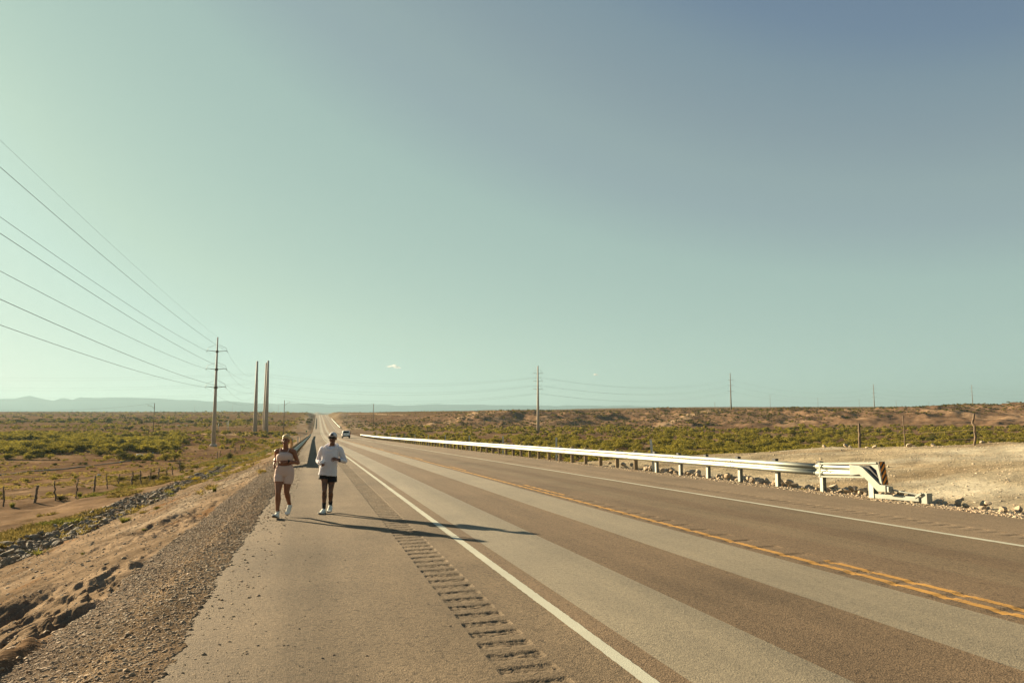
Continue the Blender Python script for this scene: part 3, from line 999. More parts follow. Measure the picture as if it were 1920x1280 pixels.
# --- its near end terminal
XE = GX - 0.03
zr0 = lambda y: float(zroad(y))
mb = MB()
path = [((XE + 0.0 * t, 15.35 - 1.5 * t, zr0(15.35 - 1.5 * t) + 0.585 + 0.045 * t), (1 - 0.75 * max(0, (t - 0.35) / 0.65), 0, 0), (0, 0, 1 - 0.25 * max(0, t - 0.3))) for t in np.linspace(0, 1, 8)]
mb.sweep(WPROF, path, closed=True)
o = mb.build('end_rail', M_GALV, g_r, smooth=True); o.matrix_parent_inverse = inv
mb = MB()                                                    # feeder frame: two slim channels joined by a strap
zz_ = lambda y, z: zr0(y) + z
mb.beam((XE - 0.085, 15.2, zz_(15.2, 0.755)), (XE - 0.085, 13.24, zz_(13.24, 0.85)), 0.045, 0.040)
mb.beam((XE - 0.085, 15.2, zz_(15.2, 0.42)), (XE - 0.085, 13.64, zz_(13.64, 0.50)), 0.045, 0.036)
mb.box((XE - 0.108, 15.13, zz_(15.13, 0.59)), (0.014, 0.05, 0.37))
mb.box((XE - 0.105, 14.86, zz_(14.86, 0.585)), (0.012, 0.035, 0.06))
mb.add([(XE - 0.08, 13.50, zz_(13.5, 0.83)), (XE - 0.08, 13.22, zz_(13.2, 0.84)), (XE - 0.08, 13.12, zz_(13.1, 0.36)), (XE - 0.08, 13.18, zz_(13.2, 0.40)), (XE - 0.08, 13.27, zz_(13.2, 0.68)),
        (XE - 0.068, 13.50, zz_(13.5, 0.83)), (XE - 0.068, 13.22, zz_(13.2, 0.84)), (XE - 0.068, 13.12, zz_(13.1, 0.36)), (XE - 0.068, 13.18, zz_(13.2, 0.40)), (XE - 0.068, 13.27, zz_(13.2, 0.68))],
       [(0, 1, 2, 3, 4), (9, 8, 7, 6, 5)] + [((k + 1) % 5, k, k + 5, (k + 1) % 5 + 5) for k in range(5)])
o = mb.build('feeder_frame', M_PAINTED, g_r); o.matrix_parent_inverse = inv
# squeezer plate with the diagonal strut
mb = MB()
hd = [(14.07, 0.77), (13.74, 0.755), (13.64, 0.72), (13.14, 0.35), (12.98, 0.345), (12.98, 0.20), (13.22, 0.195), (13.62, 0.50), (13.76, 0.555), (14.07, 0.515)]
n = len(hd); fr = [(XE - 0.125, y, zr0(y) + z) for y, z in hd]; bk = [(XE - 0.02, y, zr0(y) + z) for y, z in hd]
mb.add(fr + bk, [tuple(range(n)), tuple(range(2 * n - 1, n - 1, -1))] + [((k + 1) % n, k, k + n, (k + 1) % n + n) for k in range(n)])
o = mb.build('impact_head', M_PAINTED, g_r, bevel=0.006); o.matrix_parent_inverse = inv
mb = MB(); ch = [(13.72, 0.765), (13.55, 0.755), (13.26, 0.50), (13.20, 0.40), (13.36, 0.49)]; n = len(ch)
fr = [(XE - 0.03, y, zr0(y) + z) for y, z in ch]; bk = [(XE + 0.12, y, zr0(y) + z) for y, z in ch]
mb.add(fr + bk, [tuple(range(n)), tuple(range(2 * n - 1, n - 1, -1))] + [((k + 1) % n, k, k + n, (k + 1) % n + n) for k in range(n)])
o = mb.build('deflector_chute', M_BLOCK, g_r); o.matrix_parent_inverse = inv
# first post, ground strut, anchor post, cable
mb = MB(); z0 = G(12.97, 13.62)
hgt = zr0(13.62) + 0.50 - z0 + 0.3; zc = z0 - 0.3 + hgt / 2
for dx in (-0.065, 0.065): mb.box((12.97 + dx, 13.62, zc), (0.012, 0.15, hgt))
mb.box((12.97, 13.62, zc), (0.12, 0.010, hgt))
o = mb.build('post', M_POSTSTEEL, g_r); o.matrix_parent_inverse = inv
mb = MB(); mb.beam((12.93, 13.5, z0 + 0.06), (12.97, 12.30, G(12.97, 12.3) + 0.085), 0.08, 0.10)
o = mb.build('ground_strut', M_PAINTED, g_r, bevel=0.005); o.matrix_parent_inverse = inv
mb = MB(); za = G(12.97, 12.2)
mb.box((12.97, 12.19, za + 0.02), (0.012, 0.15, 0.42)); mb.box((13.04, 12.12, za + 0.02), (0.15, 0.012, 0.42)); mb.beam((12.93, 12.40, za + 0.10), (12.93, 12.22, za + 0.22), 0.03, 0.04)
o = mb.build('anchor_post', M_PAINTED, g_r); o.matrix_parent_inverse = inv
mb = MB(); mb.tube([(XE, 12.98, zr0(13) + 0.265), (XE + 0.04, 12.7, zr0(12.7) + 0.22), (12.99, 12.24, za + 0.17)], 0.019, n=8)
mb.box((XE - 0.04, 12.945, zr0(13) + 0.27), (0.13, 0.06, 0.12))
o = mb.build('anchor_cable', M_POSTSTEEL, g_r); o.matrix_parent_inverse = inv
# striped object marker
pc = Vector((XE + 0.005, 13.14, zr0(13.1) + 0.615)); pw, ph = 0.155, 0.53
R = Matrix.Rotation(math.radians(-9), 3, 'X')
mb = MB(); mb.box(pc + Vector((0, 0.012, 0)), (pw, 0.014, ph), M=R); mb.box(pc + Vector((pw / 2 + 0.004, 0.05, 0)), (0.012, 0.09, ph), M=R)
mk = mb.build('object_marker', M_BLACKPAINT, g_r); mk.matrix_parent_inverse = inv
mb = MB()
sw = 0.072
for k in range(-3, 9):                                       # diagonal bars clipped to the panel
    c0 = -ph / 2 + k * 2 * sw - 0.02
    poly = [(-pw / 2 + 0.008, c0), (pw / 2 - 0.008, c0 + pw), (pw / 2 - 0.008, c0 + pw + sw), (-pw / 2 + 0.008, c0 + sw)]
    lo, hi = -ph / 2 + 0.008, ph / 2 - 0.008
    out_p = poly
    for sgn, lim in ((1, hi), (-1, -lo)):                    # clip to z range
        res = []
        for i in range(len(out_p)):
            a, b = out_p[i], out_p[(i + 1) % len(out_p)]
            ia, ib = sgn * a[1] <= lim, sgn * b[1] <= lim
            if ia: res.append(a)
            if ia != ib:
                t = (sgn * lim - a[1]) / (b[1] - a[1]); res.append((a[0] + (b[0] - a[0]) * t, sgn * lim))
        out_p = res
        if not out_p: break
    if len(out_p) >= 3:
        v = [R @ Vector((a, 0.002, b)) + pc for a, b in out_p]
        mb.add(v, [tuple(range(len(v)))])
mb.build('stripe', M_ORANGE, mk)

# --- left guardrail and the two far ones on the rise
left_x = lambda y: -1.12 + float(xoff(y)) - 0.0
g_l, _ = guardrail('short curving steel guardrail on the near shoulder, behind the two runners', -1, left_x, 36.5, 232.0, 3.81, 0, lambda x, y: G(x, y), wood=True, maxposts=60)
inv = Matrix.Translation(-Vector(g_l.location))
mb = MB(); hd = [(40.2, 0.74), (38.6, 0.70), (35.6, 0.14), (35.6, 0.0), (36.2, 0.0), (38.9, 0.36), (40.2, 0.42)]; n = len(hd)
fr = [(-1.19, y, zr0(y) + z) for y, z in hd]; bk = [(-1.02, y, zr0(y) + z) for y, z in hd]
mb.add(fr + bk, [tuple(range(n)), tuple(range(2 * n - 1, n - 1, -1))] + [((k + 1) % n, k, k + n, (k + 1) % n + n) for k in range(n)])
o = mb.build('sloped_end', M_PAINTED, g_l, bevel=0.01); o.matrix_parent_inverse = inv
fl_x = lambda y: -1.05 + float(xoff(y))
guardrail('distant shaded guardrail left of the road where it climbs to the crest', -1, fl_x, 385.0, 690.0, 7.62, 0, lambda x, y: G(x, y), maxposts=50)
fr_x = lambda y: 12.9 + float(xoff(y))
guardrail('distant bright guardrail on the right of the road where it climbs', 1, fr_x, 390.0, 640.0, 7.62, 0, lambda x, y: G(x, y), maxposts=50)


# ------------------------------------------------------------------ delineators
def delineator(x, y, label, grp, top=1.27, lean=0.0):
    z0 = G(x, y); zt = float(zroad(y)) + top
    r = empty('delineator_post', (x, y, z0)); r.rotation_euler = (0, lean, 0)
    tag(r, label, 'delineator', grp)
    mb = MB(); hgt = zt - z0
    mb.sweep([(-0.055, 0.0), (-0.04, 0.016), (0.04, 0.016), (0.055, 0.0), (0.045, -0.006), (-0.045, -0.006)], [((0, 0, -0.2), (1, 0, 0), (0, 1, 0)), ((0, 0, hgt), (1, 0, 0), (0, 1, 0))], closed=True)
    mb.build('stem', M_WHITEPOST, r)
    b = MB(); b.box((0, -0.011, hgt - 0.12), (0.075, 0.006, 0.16)); b.build('reflector', M_REFL, r)
    return r


M_REFL = pmat('reflector_grey', (0.50, 0.51, 0.48), 0.35, var=0.05)
ORD = ['first', 'second', 'third', 'fourth', 'fifth', 'sixth', 'seventh', 'eighth', 'ninth', 'tenth', 'eleventh', 'twelfth']


def solve_y(px, xline):
    lo, hi = 8.0, 600.0
    ys = np.linspace(lo, hi, 12000)
    q = proj(xline + xoff(ys), ys, zroad(ys) + 0.8)[0]
    return float(ys[np.argmin(np.abs(q - px))])


for i, px in enumerate((1225, 1043, 943, 880, 835, 803, 778, 759, 744, 732)):
    y = solve_y(px, 13.12)
    delineator(13.12 + float(xoff(y)), y, '%s white delineator post behind the long right guardrail, counted from its striped end' % ORD[i], 'white delineators behind the guardrails', 1.28, lean=-0.09 if i == 0 else 0)
for i, px in enumerate((548, 558.5, 564, 568, 571, 573.6)):
    y = solve_y(px, -1.52)
    delineator(-1.52 + float(xoff(y)), y, '%s white delineator post behind the left guardrail, counted from its near end' % ORD[i], 'white delineators behind the guardrails', 1.27)


# ------------------------------------------------------------------ fences
M_OLDWOOD = pmat('weathered_fence_wood', (0.135, 0.098, 0.065), 0.95, var=0.35, scale=6.0, bump=0.6, bscale=25, bdist=0.02)
M_WIRE = pmat('rusty_wire', (0.12, 0.085, 0.06), 0.7, 0.3)


def stake(mb, base, top, r, crook, seed, n=8):
    rg = random.Random(seed); b = Vector(base); t = Vector(top); pts = []; rs = []
    for k in range(8):
        f = k / 7
        p = b.lerp(t, f) + Vector((rg.uniform(-1, 1), rg.uniform(-1, 1), 0)) * crook * math.sin(f * math.pi)
        pts.append(p); rs.append(r * rg.uniform(0.85, 1.15) * (1 - 0.2 * f))
    mb.tube([pts[0] - Vector((0, 0, 0.3))] + pts, [r] + rs, n=n)


def fence(label, posts, wires, hw):
    """posts: (x, y, height, radius, lean x, lean y, crook)"""
    x0, y0 = posts[0][0], posts[0][1]
    root = empty('barbed_wire_fence', (x0, y0, G(x0, y0))); tag(root, label, 'fence')
    inv = Matrix.Translation(-Vector(root.location)); tops = []
    for i, (x, y, h, r, lx, ly, ck) in enumerate(posts):
        z = G(x, y); mb = MB()
        stake(mb, (x, y, z), (x + lx, y + ly, z + h), r, ck, 50 + i)
        if ck > 0.05 and r > 0.045:                         # stub of a branch on a crooked post
            stake(mb, (x + lx * 0.6, y, z + h * 0.62), (x + lx * 0.6 - 0.10, y + 0.05, z + h * 0.74), r * 0.5, 0.0, i, n=6)
        o = mb.build('fence_post', M_OLDWOOD, root, smooth=True); o.matrix_parent_inverse = inv
        tops.append((Vector((x, y, z)), Vector((lx, ly, h))))
    for k in range(wires):
        f = 0.25 + 0.68 * k / max(1, wires - 1); pts = []
        for i, (b, d) in enumerate(tops):
            hh = min(0.95, hw / max(0.4, d.z)) * f
            p = b + d * hh
            if pts:
                m = (pts[-1] + p) / 2; m.z -= 0.05 + 0.02 * (k % 2); pts.append(m)
            pts.append(p)
        mb = MB(); mb.tube(pts, 0.006, n=4)
        o = mb.build('barbed_wire', M_WIRE, root); o.matrix_parent_inverse = inv
    return root


def at_ground(px, py, d0=20.0, d1=900.0, n=6000):
    """first hit of the photo ray with the ground"""
    a = ray(px, py); t = np.geomspace(d0, d1, n)
    P = a[None, :] * t[:, None] + np.array([0, 0, CAM_H])
    z = ground(P[:, 0], P[:, 1])
    k = np.argmax(P[:, 2] <= z)
    if P[k, 2] > z[k]: k = n - 1
    return P[k]


# left fence: pixel column, base row, top row, thickness px, top offset px
LF = [(-60, 956, 914, 3), (6, 949, 912, 3), (65, 942, 910, 5), (104, 938, 902, 3), (142, 933, 897, 2.5), (176, 925, 892, 3.6), (201, 916, 890, 2), (222, 913, 888, 2), (247, 911, 884, 3), (264, 910, 882, 2.4), (281, 904, 878, 2),
      (297, 901, 878, 3), (312, 897, 876, 2), (324, 890, 873, 2), (337.5, 886, 864, 2.5), (408, 860, 846, 1.6), (412, 858, 845, 1.6), (431, 853, 842, 1.6), (440, 849, 838, 1.6), (450, 845, 835, 1.6)]
posts = []
for i, (px, yb, yt, th) in enumerate(LF):
    p = at_ground(px, yb)
    _, _, D = proj(*p)
    if not 25 < D < 260: continue
    h = (yb - yt) / FPX * D
    h = min(1.75, max(0.9, h))
    rg = random.Random(900 + i)
    posts.append((float(p[0]), float(p[1]), h, min(0.13, max(0.045, th / 2 / FPX * D)), rg.uniform(-0.14, 0.14), rg.uniform(-0.1, 0.1), 0.03 if th > 3.2 else 0.07))
posts.sort(key=lambda q: q[1])
fence('old barbed wire fence of crooked wooden posts left of the rock channel', posts, 4, 1.2)
print('LEFT FENCE', [(round(q[0], 1), round(q[1], 1), round(q[2], 2)) for q in posts])

RF = [(30.0, 20.5, 1.50, 0.05, 0.05, 0, 0.03), (29.0, 24.4, 1.42, 0.052, 0.22, 0.1, 0.10), (30.2, 29.4, 1.62, 0.030, -0.03, 0, 0.02), (30.8, 33.2, 1.50, 0.075, 0.02, 0, 0.03), (30.2, 39.4, 1.45, 0.035, 0.55, 0.1, 0.05),
      (29.0, 47.5, 1.7, 0.035, 0.0, 0.0, 0.02), (27.8, 57.5, 2.3, 0.06, -0.15, 0.0, 0.03), (27.2, 70, 1.9, 0.04, 0.2, 0, 0.04), (26.8, 73, 1.6, 0.04, -0.1, 0, 0.04)]
fence('sparse barbed wire fence of crooked stakes along the back edge of the pale dirt pad', RF, 3, 1.2)

# ------------------------------------------------------------------ poles
M_CONC = pmat('pale_steel_pole', (0.42, 0.36, 0.29), 0.75, 0.0, var=0.14, scale=0.9, bump=0.1, bscale=3)
M_FARPOLE = pmat('weathered_grey_pole', (0.20, 0.175, 0.145), 0.8, 0.0, var=0.12, scale=0.9)
M_DKSTEEL = pmat('weathering_steel', (0.14, 0.105, 0.08), 0.7, 0.2, var=0.2, scale=1.0)
M_POLEWOOD = pmat('pole_wood', (0.17, 0.125, 0.085), 0.9, var=0.3, scale=3.0, bump=0.3, bscale=12)
M_INSUL = pmat('insulator_grey', (0.20, 0.20, 0.19), 0.5, var=0.1)
M_CONDUCTOR = pmat('conductor', (0.10, 0.095, 0.085), 0.6, 0.4)


def mono_pole(px, yb, yt, D, label, lv, arm=2.4, r0=0.95, r1=0.36, rot=0.0, mat=None, group=None, footing=True, bands=True, ins=True):
    b = atdepth(px, yb, D); x, y = float(b[0]), float(b[1])
    zs = np.linspace(b[2], b[2] + 60, 3000); yy = proj(x, y, zs)[1]; h = float(zs[np.argmin(np.abs(yy - yt))] - b[2])
    z0 = min(float(b[2]), G(x, y)) - 0.4
    base = float(b[2])
    root = empty('transmission_pole', (x, y, base), rot); tag(root, label, 'power pole', group)
    mb = MB(); mb.tube([(0, 0, z0 - base), (0, 0, h * 0.5), (0, 0, h)], [r0, (r0 + r1) / 2, r1], n=12)
    mb.build('shaft', mat or M_CONC, root, smooth=True)
    if footing:
        mb = MB(); mb.lathe([(r0 * 1.55, z0 - base), (r0 * 1.55, 0.25), (r0 * 1.45, 0.35)], n=14); mb.build('footing', M_CONC, root)
    for z in lv:
        f = z / h; rr = r0 + (r1 - r0) * f
        if bands:
            mb = MB(); mb.lathe([(rr + 0.02, z - 0.3), (rr + 0.13, z - 0.25), (rr + 0.13, z + 0.25), (rr + 0.02, z + 0.3)], n=12); mb.build('collar', M_DKSTEEL, root)
        if arm:
            for s in (-1, 1):
                mb = MB(); mb.tube([(s * rr * 0.6, 0, z), (s * arm, 0, z + 0.28)], [0.10, 0.055], n=6)
                a = mb.build('arm', M_DKSTEEL, root)
                if ins:
                    mb = MB()
                    mb.tube([(s * arm, 0, z + 0.28), (s * (arm - 0.25), 0, z + 1.0), (s * (rr + 0.2), 0, z + 1.75)], 0.035, n=5)
                    mb.tube([(s * arm, 0, z + 0.28), (s * (arm + 0.15), 0, z - 0.25)], 0.06, n=6)
                    mb.build('insulator', M_INSUL, a)
    return root, Vector((x, y, base)), h


P_T, B_T, H_T = mono_pole(400, 835, 632, 176, 'tall tapering steel power pole with three pairs of arms on the left plain', [24.27, 19.6, 14.9], 2.4, r0=0.56, r1=0.15)
P_A, B_A, H_A = mono_pole(478, 807, 677, 295, 'thick pale armless pole standing alone just left of the close pair', [24.5, 20.2, 16.0], 0, r0=0.90, r1=0.38, bands=False, footing=False)
P_B, B_B, H_B = mono_pole(495, 808, 680, 312, 'slightly shorter thick pole, left one of the close pair', [24.5, 20.2, 16.0], 0, r0=0.78, r1=0.34, bands=False, footing=False)
P_C, B_C, H_C = mono_pole(498.5, 808, 676, 297, 'tallest thick pale pole, right one of the close pair', [24.5, 20.2, 16.0], 0, r0=0.95, r1=0.40, bands=False, footing=False)
P_D, B_D, H_D = mono_pole(1009, 810, 686, 287, 'tall steel power pole rising behind the middle of the long guardrail', [24.6, 21.3, 17.9], 2.0, r0=0.65, r1=0.24, rot=math.radians(-40), footing=False, bands=False)
P_E, B_E, H_E = mono_pole(1371, 768, 699, 489, 'tall power pole on top of the bluff with three arm levels', [21.3, 17.3, 13.2], 2.2, r0=0.5, r1=0.22, rot=math.radians(-40), mat=M_FARPOLE, footing=False, bands=False, ins=False)
P_F, B_F, H_F = mono_pole(1640, 771, 720, 727, 'far power pole on the bluff, between the nearer tall one and the faint last one', [24.2, 19.5, 15.0], 2.4, r0=0.5, r1=0.25, rot=math.radians(-40), mat=M_FARPOLE, footing=False, bands=False, ins=False)
P_G, B_G, H_G = mono_pole(1824, 759, 721, 900, 'faint farthest power pole above the right end of the bluff', [22.5, 17.5, 12.5], 2.6, r0=0.5, r1=0.25, rot=math.radians(-40), mat=M_FARPOLE, footing=False, bands=False, ins=False)


def wood_pole(px, yb, yt, D, label, arm=None, cat='utility pole', r=0.16, lamp=False, group=None, mat=None):
    b = atdepth(px, yb, D); x, y = float(b[0]), float(b[1]); g = G(x, y); zb = float(b[2])
    zs = np.linspace(zb, zb + 40, 3000); h = float(zs[np.argmin(np.abs(proj(x, y, zs)[1] - yt))] - zb)
    root = empty('utility_pole', (x, y, zb), -YAW); tag(root, label, cat, group)
    mb = MB(); mb.tube([(0, 0, min(0, g - zb) - 0.5), (0, 0, h)], [r, r * 0.7], n=8); mb.build('shaft', mat or M_POLEWOOD, root, smooth=True)
    if arm:
        mb = MB(); mb.box((arm[0], 0, h - arm[2]), (arm[1], 0.12, 0.14)); a = mb.build('crossarm', M_POLEWOOD, root)
        for s in (-0.45, 0, 0.45):
            mb = MB(); mb.lathe([(0.03, 0), (0.06, 0.05), (0.05, 0.14), (0.02, 0.18)], (arm[0] + s * arm[1], 0, h - arm[2] + 0.07), n=8); mb.build('insulator', M_INSUL, a)
    if lamp:
        mb = MB(); mb.tube([(0, 0, h - 2.0), (lamp * 0.5, 0, h - 1.2), (lamp, 0, h - 0.8)], 0.05, n=6); a = mb.build('lamp_arm', M_DKSTEEL, root)
        mb = MB(); mb.ellipsoid((lamp * 1.15, 0, h - 0.83), (0.36, 0.2, 0.12), n=10, m=6); mb.build('lamp_head', M_INSUL, a)
    return root, Vector((x, y, zb + h))


_, T1 = wood_pole(287, 815, 755.5, 249, 'wooden utility pole with a lamp arm, standing by the left thicket', lamp=-2.0)
_, T2 = wood_pole(531.5, 814, 750, 245, 'wooden utility pole with a lamp arm near the road, just above the woman runner', lamp=1.6)
_, T3 = wood_pole(699.5, 806, 757, 311, 'bare wooden utility pole at the start of the long right guardrail', r=0.17)
_, T4 = wood_pole(907, 813, 768.5, 330, 'thin grey pole in the green scrub, left of the tall middle power pole', r=0.10)
_, T5 = wood_pole(1078, 805, 776, 300, 'short pole with a small crossarm, right of the tall middle power pole', arm=(0, 1.6, 0.35), r=0.09)
_, T6 = wood_pole(1222.5, 801, 771, 330, 'short pole with a crossarm in front of the bluff by the sloping track', arm=(0, 1.4, 0.3), r=0.09)
_, T7 = wood_pole(1341, 780, 753.5, 470, 'thin pole on the bluff just left of its tallest power pole', r=0.14)
small = [(1444.5, 766, 740, 620), (1534, 766, 746, 760), (1611.5, 767, 748, 800), (1681, 768, 751, 860), (1742, 764, 753, 1000), (1801, 761, 753, 1100), (1844, 760, 753.5, 1150), (1887, 759, 754, 1200)]
TS = []
for i, (px, yb, yt, D) in enumerate(small):
    _, t = wood_pole(px, yb, yt, D, '%s small wooden pole in the far line along the bluff top, counted from the left' % ORD[i], r=0.15, group='small poles along the bluff top'); TS.append(t)
for i, (px, yb, yt, D) in enumerate([(36, 783, 768, 1050), (135, 783, 767, 1000), (213.5, 777, 765, 1100), (364.5, 772, 760.5, 1200), (435.5, 772, 760.5, 1150), (521.5, 773, 760, 900)]):
    wood_pole(px, yb, yt, D, '%s thin distant pole against the blue mountains, counted from the left' % ORD[i], r=0.14, group='thin poles far off on the left plain')
# pale marker stakes by the pole yard, and the stay of the thick pole
for i, (px, yb, yt) in enumerate(((409.5, 809, 792), (425.5, 809, 790.5), (428, 809, 788.5))):
    wood_pole(px, yb, yt, 292, ['pale stake standing alone at the left edge of the gravel yard', 'shorter one of two close pale stakes at the gravel yard', 'taller one of two close pale stakes at the gravel yard'][i], cat='stake', r=0.13, mat=M_WHITEPOST)


# ------------------------------------------------------------------ wires
def wire(a, b, sag, label, grp, r=0.03, n=24, name='power_line'):
    a = Vector(a); b = Vector(b); mb = MB()
    mb.tube([a.lerp(b, k / n) - Vector((0, 0, 4 * sag * (k / n) * (1 - k / n))) for k in range(n + 1)], r, n=4, cap=False)
    o = mb.build(name, M_CONDUCTOR, smooth=True); tag(o, label, 'power line', grp); return o


lvT = [24.27, 19.6, 14.9]
wl = ['upper', 'middle', 'lower']
wire(B_T + Vector((0, 0, H_T)), B_T + Vector((0, -200, H_T + 7)), 1.4, 'hair-thin topmost wire sweeping from the tip of the tall left pole', 'wires sweeping up to the left', 0.012)
for k, z in enumerate(lvT):
    for s, sn in ((1, 'road-side'), (-1, 'field-side')):
        p = B_T + Vector((s * 2.4, 0, z + 0.1))
        wire(p, p + Vector((0, -200, 7)), 2.0, '%s %s wire of the six sweeping up left from the tall left pole' % (wl[k], sn), 'wires sweeping up to the left', 0.024, 40)
        q = (B_A if s > 0 else B_B) + Vector((0, -1.0, [24.5, 20.2, 16.0][k]))
        wire(p, q, 3.2 if s > 0 else 4.4, '%s %s wire between the tall left pole and the thick poles' % (wl[k], sn), 'wires between the left poles', 0.017)
for k, z in enumerate((24.7, 20.6, 16.5)):
    for s in (0, 1):
        sn = 'front' if s == 0 else 'rear'
        a = B_C + Vector((0.6, -0.5 + s * 1.2, z - s * 1.2)); c = B_D + Vector((-1.2 + 2.4 * s, 0.9 - 1.8 * s, (23.3, 19.9, 16.5)[k] - 0.2))
        wire(a, c, 3.6 + s * 0.4, '%s %s wire spanning the road from the thick poles to the middle pole' % (wl[k], sn), 'wires spanning the road', 0.017)
        d = B_E + Vector((-1.6 + 3.2 * s, 1.2 - 2.4 * s, (21.5, 17.4, 13.3)[k]))
        wire(c, d, 5.0 + s * 0.5, '%s %s wire from the middle pole to the tall bluff pole' % (wl[k], sn), 'wires running out along the bluff', 0.018)
        # field-side spans leaving the frame on the left
        e = Vector(atdepth(-420, 683 + 19 * k + 3 * s, 395))
        wire(B_A + Vector((-0.8, 0.5 * s, (24.7, 20.5, 16.3)[k] - 0.5 * s)), e, 4.5 + 0.7 * s, '%s %s faint level wire leaving leftwards behind the tall left pole' % (wl[k], sn), 'faint level wires on the left', 0.014, 30)
for k in range(3):
    a = B_E + Vector((0, 0, (21.5, 17.4, 13.3)[k])); b = B_F + Vector((0, 0, (24.4, 19.7, 15.2)[k])); c = B_G + Vector((0, 0, (22.6, 17.6, 12.6)[k]))
    wire(a, b, 7.5, '%s wire from the tall bluff pole to the far bluff pole' % wl[k], 'wires running out along the bluff', 0.026)
    wire(b, c, 6.0, '%s wire between the two farthest bluff poles' % wl[k], 'wires running out along the bluff', 0.03)
    wire(c, Vector(atdepth(2050, 724 + 9 * k, 1150)), 6.0, '%s wire leaving rightwards from the faint farthest pole' % wl[k], 'wires running out along the bluff', 0.032)
prev = Vector(B_E + Vector((0, 0, 6.0)))
for i, t in enumerate(TS[:5]):
    wire(prev, t, 3.0, 'low sagging wire reaching the %s small pole along the bluff top' % ORD[i], 'low wires along the bluff', 0.022, 16); prev = t
wire(T1, Vector(atdepth(-160, 756, 225)), 2.6, 'single slack wire from the lamp pole by the left thicket', 'slack wires of the wooden poles', 0.022)
wire(T2, T3, 2.0, 'single faint wire across the road between two wooden poles', 'slack wires of the wooden poles', 0.02)
wire(B_A + Vector((0.6, 0, 8.0)), Vector(atdepth(490, 806, 291)), 0.0, 'pale stay wire slanting down from the lone thick pole', 'slack wires of the wooden poles', 0.05, 4, name='stay_wire')

# ------------------------------------------------------------------ rocks
def rock_mesh(name, seed, mats, sub=2):
    rg = np.random.default_rng(seed)
    bm = bmesh.new(); bmesh.ops.create_icosphere(bm, subdivisions=sub, radius=1.0)
    # chop with random planes: angular quarry stone
    planes = []
    for _ in range(13):
        n = rg.normal(size=3); n /= np.linalg.norm(n); planes.append((n, rg.uniform(0.38, 0.74)))
    sc = np.array([rg.uniform(0.8, 1.25), rg.uniform(0.7, 1.1), rg.uniform(0.55, 0.85)])
    for v in bm.verts:
        p = np.array(v.co)
        for n, d in planes:
            k = p @ n
            if k > d: p = p - n * (k - d)
        p = p * sc * (1 + rg.uniform(-0.03, 0.03))
        v.co = p
    me = bpy.data.meshes.new(name); bm.to_mesh(me); bm.free()
    for m in mats: me.materials.append(m)
    return me


def rock_mat(name, c1, c2, c3):
    m, nt, out = new_mat(name)
    oi = N(nt, 'ShaderNodeObjectInfo'); tc = N(nt, 'ShaderNodeTexCoord'); geo = N(nt, 'ShaderNodeNewGeometry')
    n1 = noise_node(nt, tc.outputs['Object'], 1.6, 6.0, 0.65); n2 = noise_node(nt, tc.outputs['Object'], 9.0, 4.0)
    rnd = N(nt, 'ShaderNodeMath', operation='ADD')
    nt.links.new(oi.outputs['Random'], rnd.inputs[0]); nt.links.new(geo.outputs['Random Per Island'], rnd.inputs[1])
    fr = N(nt, 'ShaderNodeMath', operation='FRACT'); nt.links.new(rnd.outputs[0], fr.inputs[0])
    c = mix_col(nt, fr.outputs[0], c1, c2)
    c = mix_col(nt, maprange(nt, n1.outputs[0], 0.45, 0.7, 0.0, 0.8), c, c3)
    c = mul_col(nt, c, maprange(nt, n2.outputs[0], 0.3, 0.7, 0.75, 1.25))
    p = N(nt, 'ShaderNodeBsdfPrincipled'); p.inputs['Roughness'].default_value = 0.9; p.inputs['Specular IOR Level'].default_value = 0.2
    nt.links.new(c, p.inputs['Base Color'])
    b = N(nt, 'ShaderNodeBump'); b.inputs['Strength'].default_value = 0.5; b.inputs['Distance'].default_value = 0.08
    nt.links.new(n2.outputs[0], b.inputs['Height']); nt.links.new(b.outputs[0], p.inputs['Normal'])
    nt.links.new(p.outputs[0], out.inputs[0]); return m


M_RIP = rock_mat('riprap_grey', (0.135, 0.120, 0.096), (0.24, 0.195, 0.135), (0.18, 0.122, 0.078))
M_TAN = rock_mat('riprap_tan', (0.38, 0.305, 0.205), (0.46, 0.385, 0.275), (0.36, 0.235, 0.150))
RIP = [rock_mesh('rock', 500 + k, [M_RIP]) for k in range(9)]
TANR = [rock_mesh('rock', 540 + k, [M_TAN]) for k in range(8)]
RIPM = [(np.array([v.co[:] for v in me.vertices]), np.array([p.vertices[:] for p in me.polygons])) for me in RIP]
TANM = [(np.array([v.co[:] for v in me.vertices]), np.array([p.vertices[:] for p in me.polygons])) for me in TANR]


def rand_rot(rg):
    return Matrix.Rotation(rg.uniform(0, 6.283), 3, 'Z') @ Matrix.Rotation(rg.uniform(-0.5, 0.5), 3, 'X') @ Matrix.Rotation(rg.uniform(-0.5, 0.5), 3, 'Y')


def scatter_stuff(name, items, meshes, mat, kind='stuff', smooth=False):
    Vs, Fs = [], []; n = 0
    for (x, y, z, s, R, k) in items:
        V, F = meshes[k]
        W = (V * s) @ np.array(R).T + np.array([x, y, z]); Vs.append(W); Fs.append(F + n); n += len(V)
    if Vs:
        tag(big_mesh(name, np.vstack(Vs), np.vstack(Fs), mat, smooth=smooth), kind=kind)


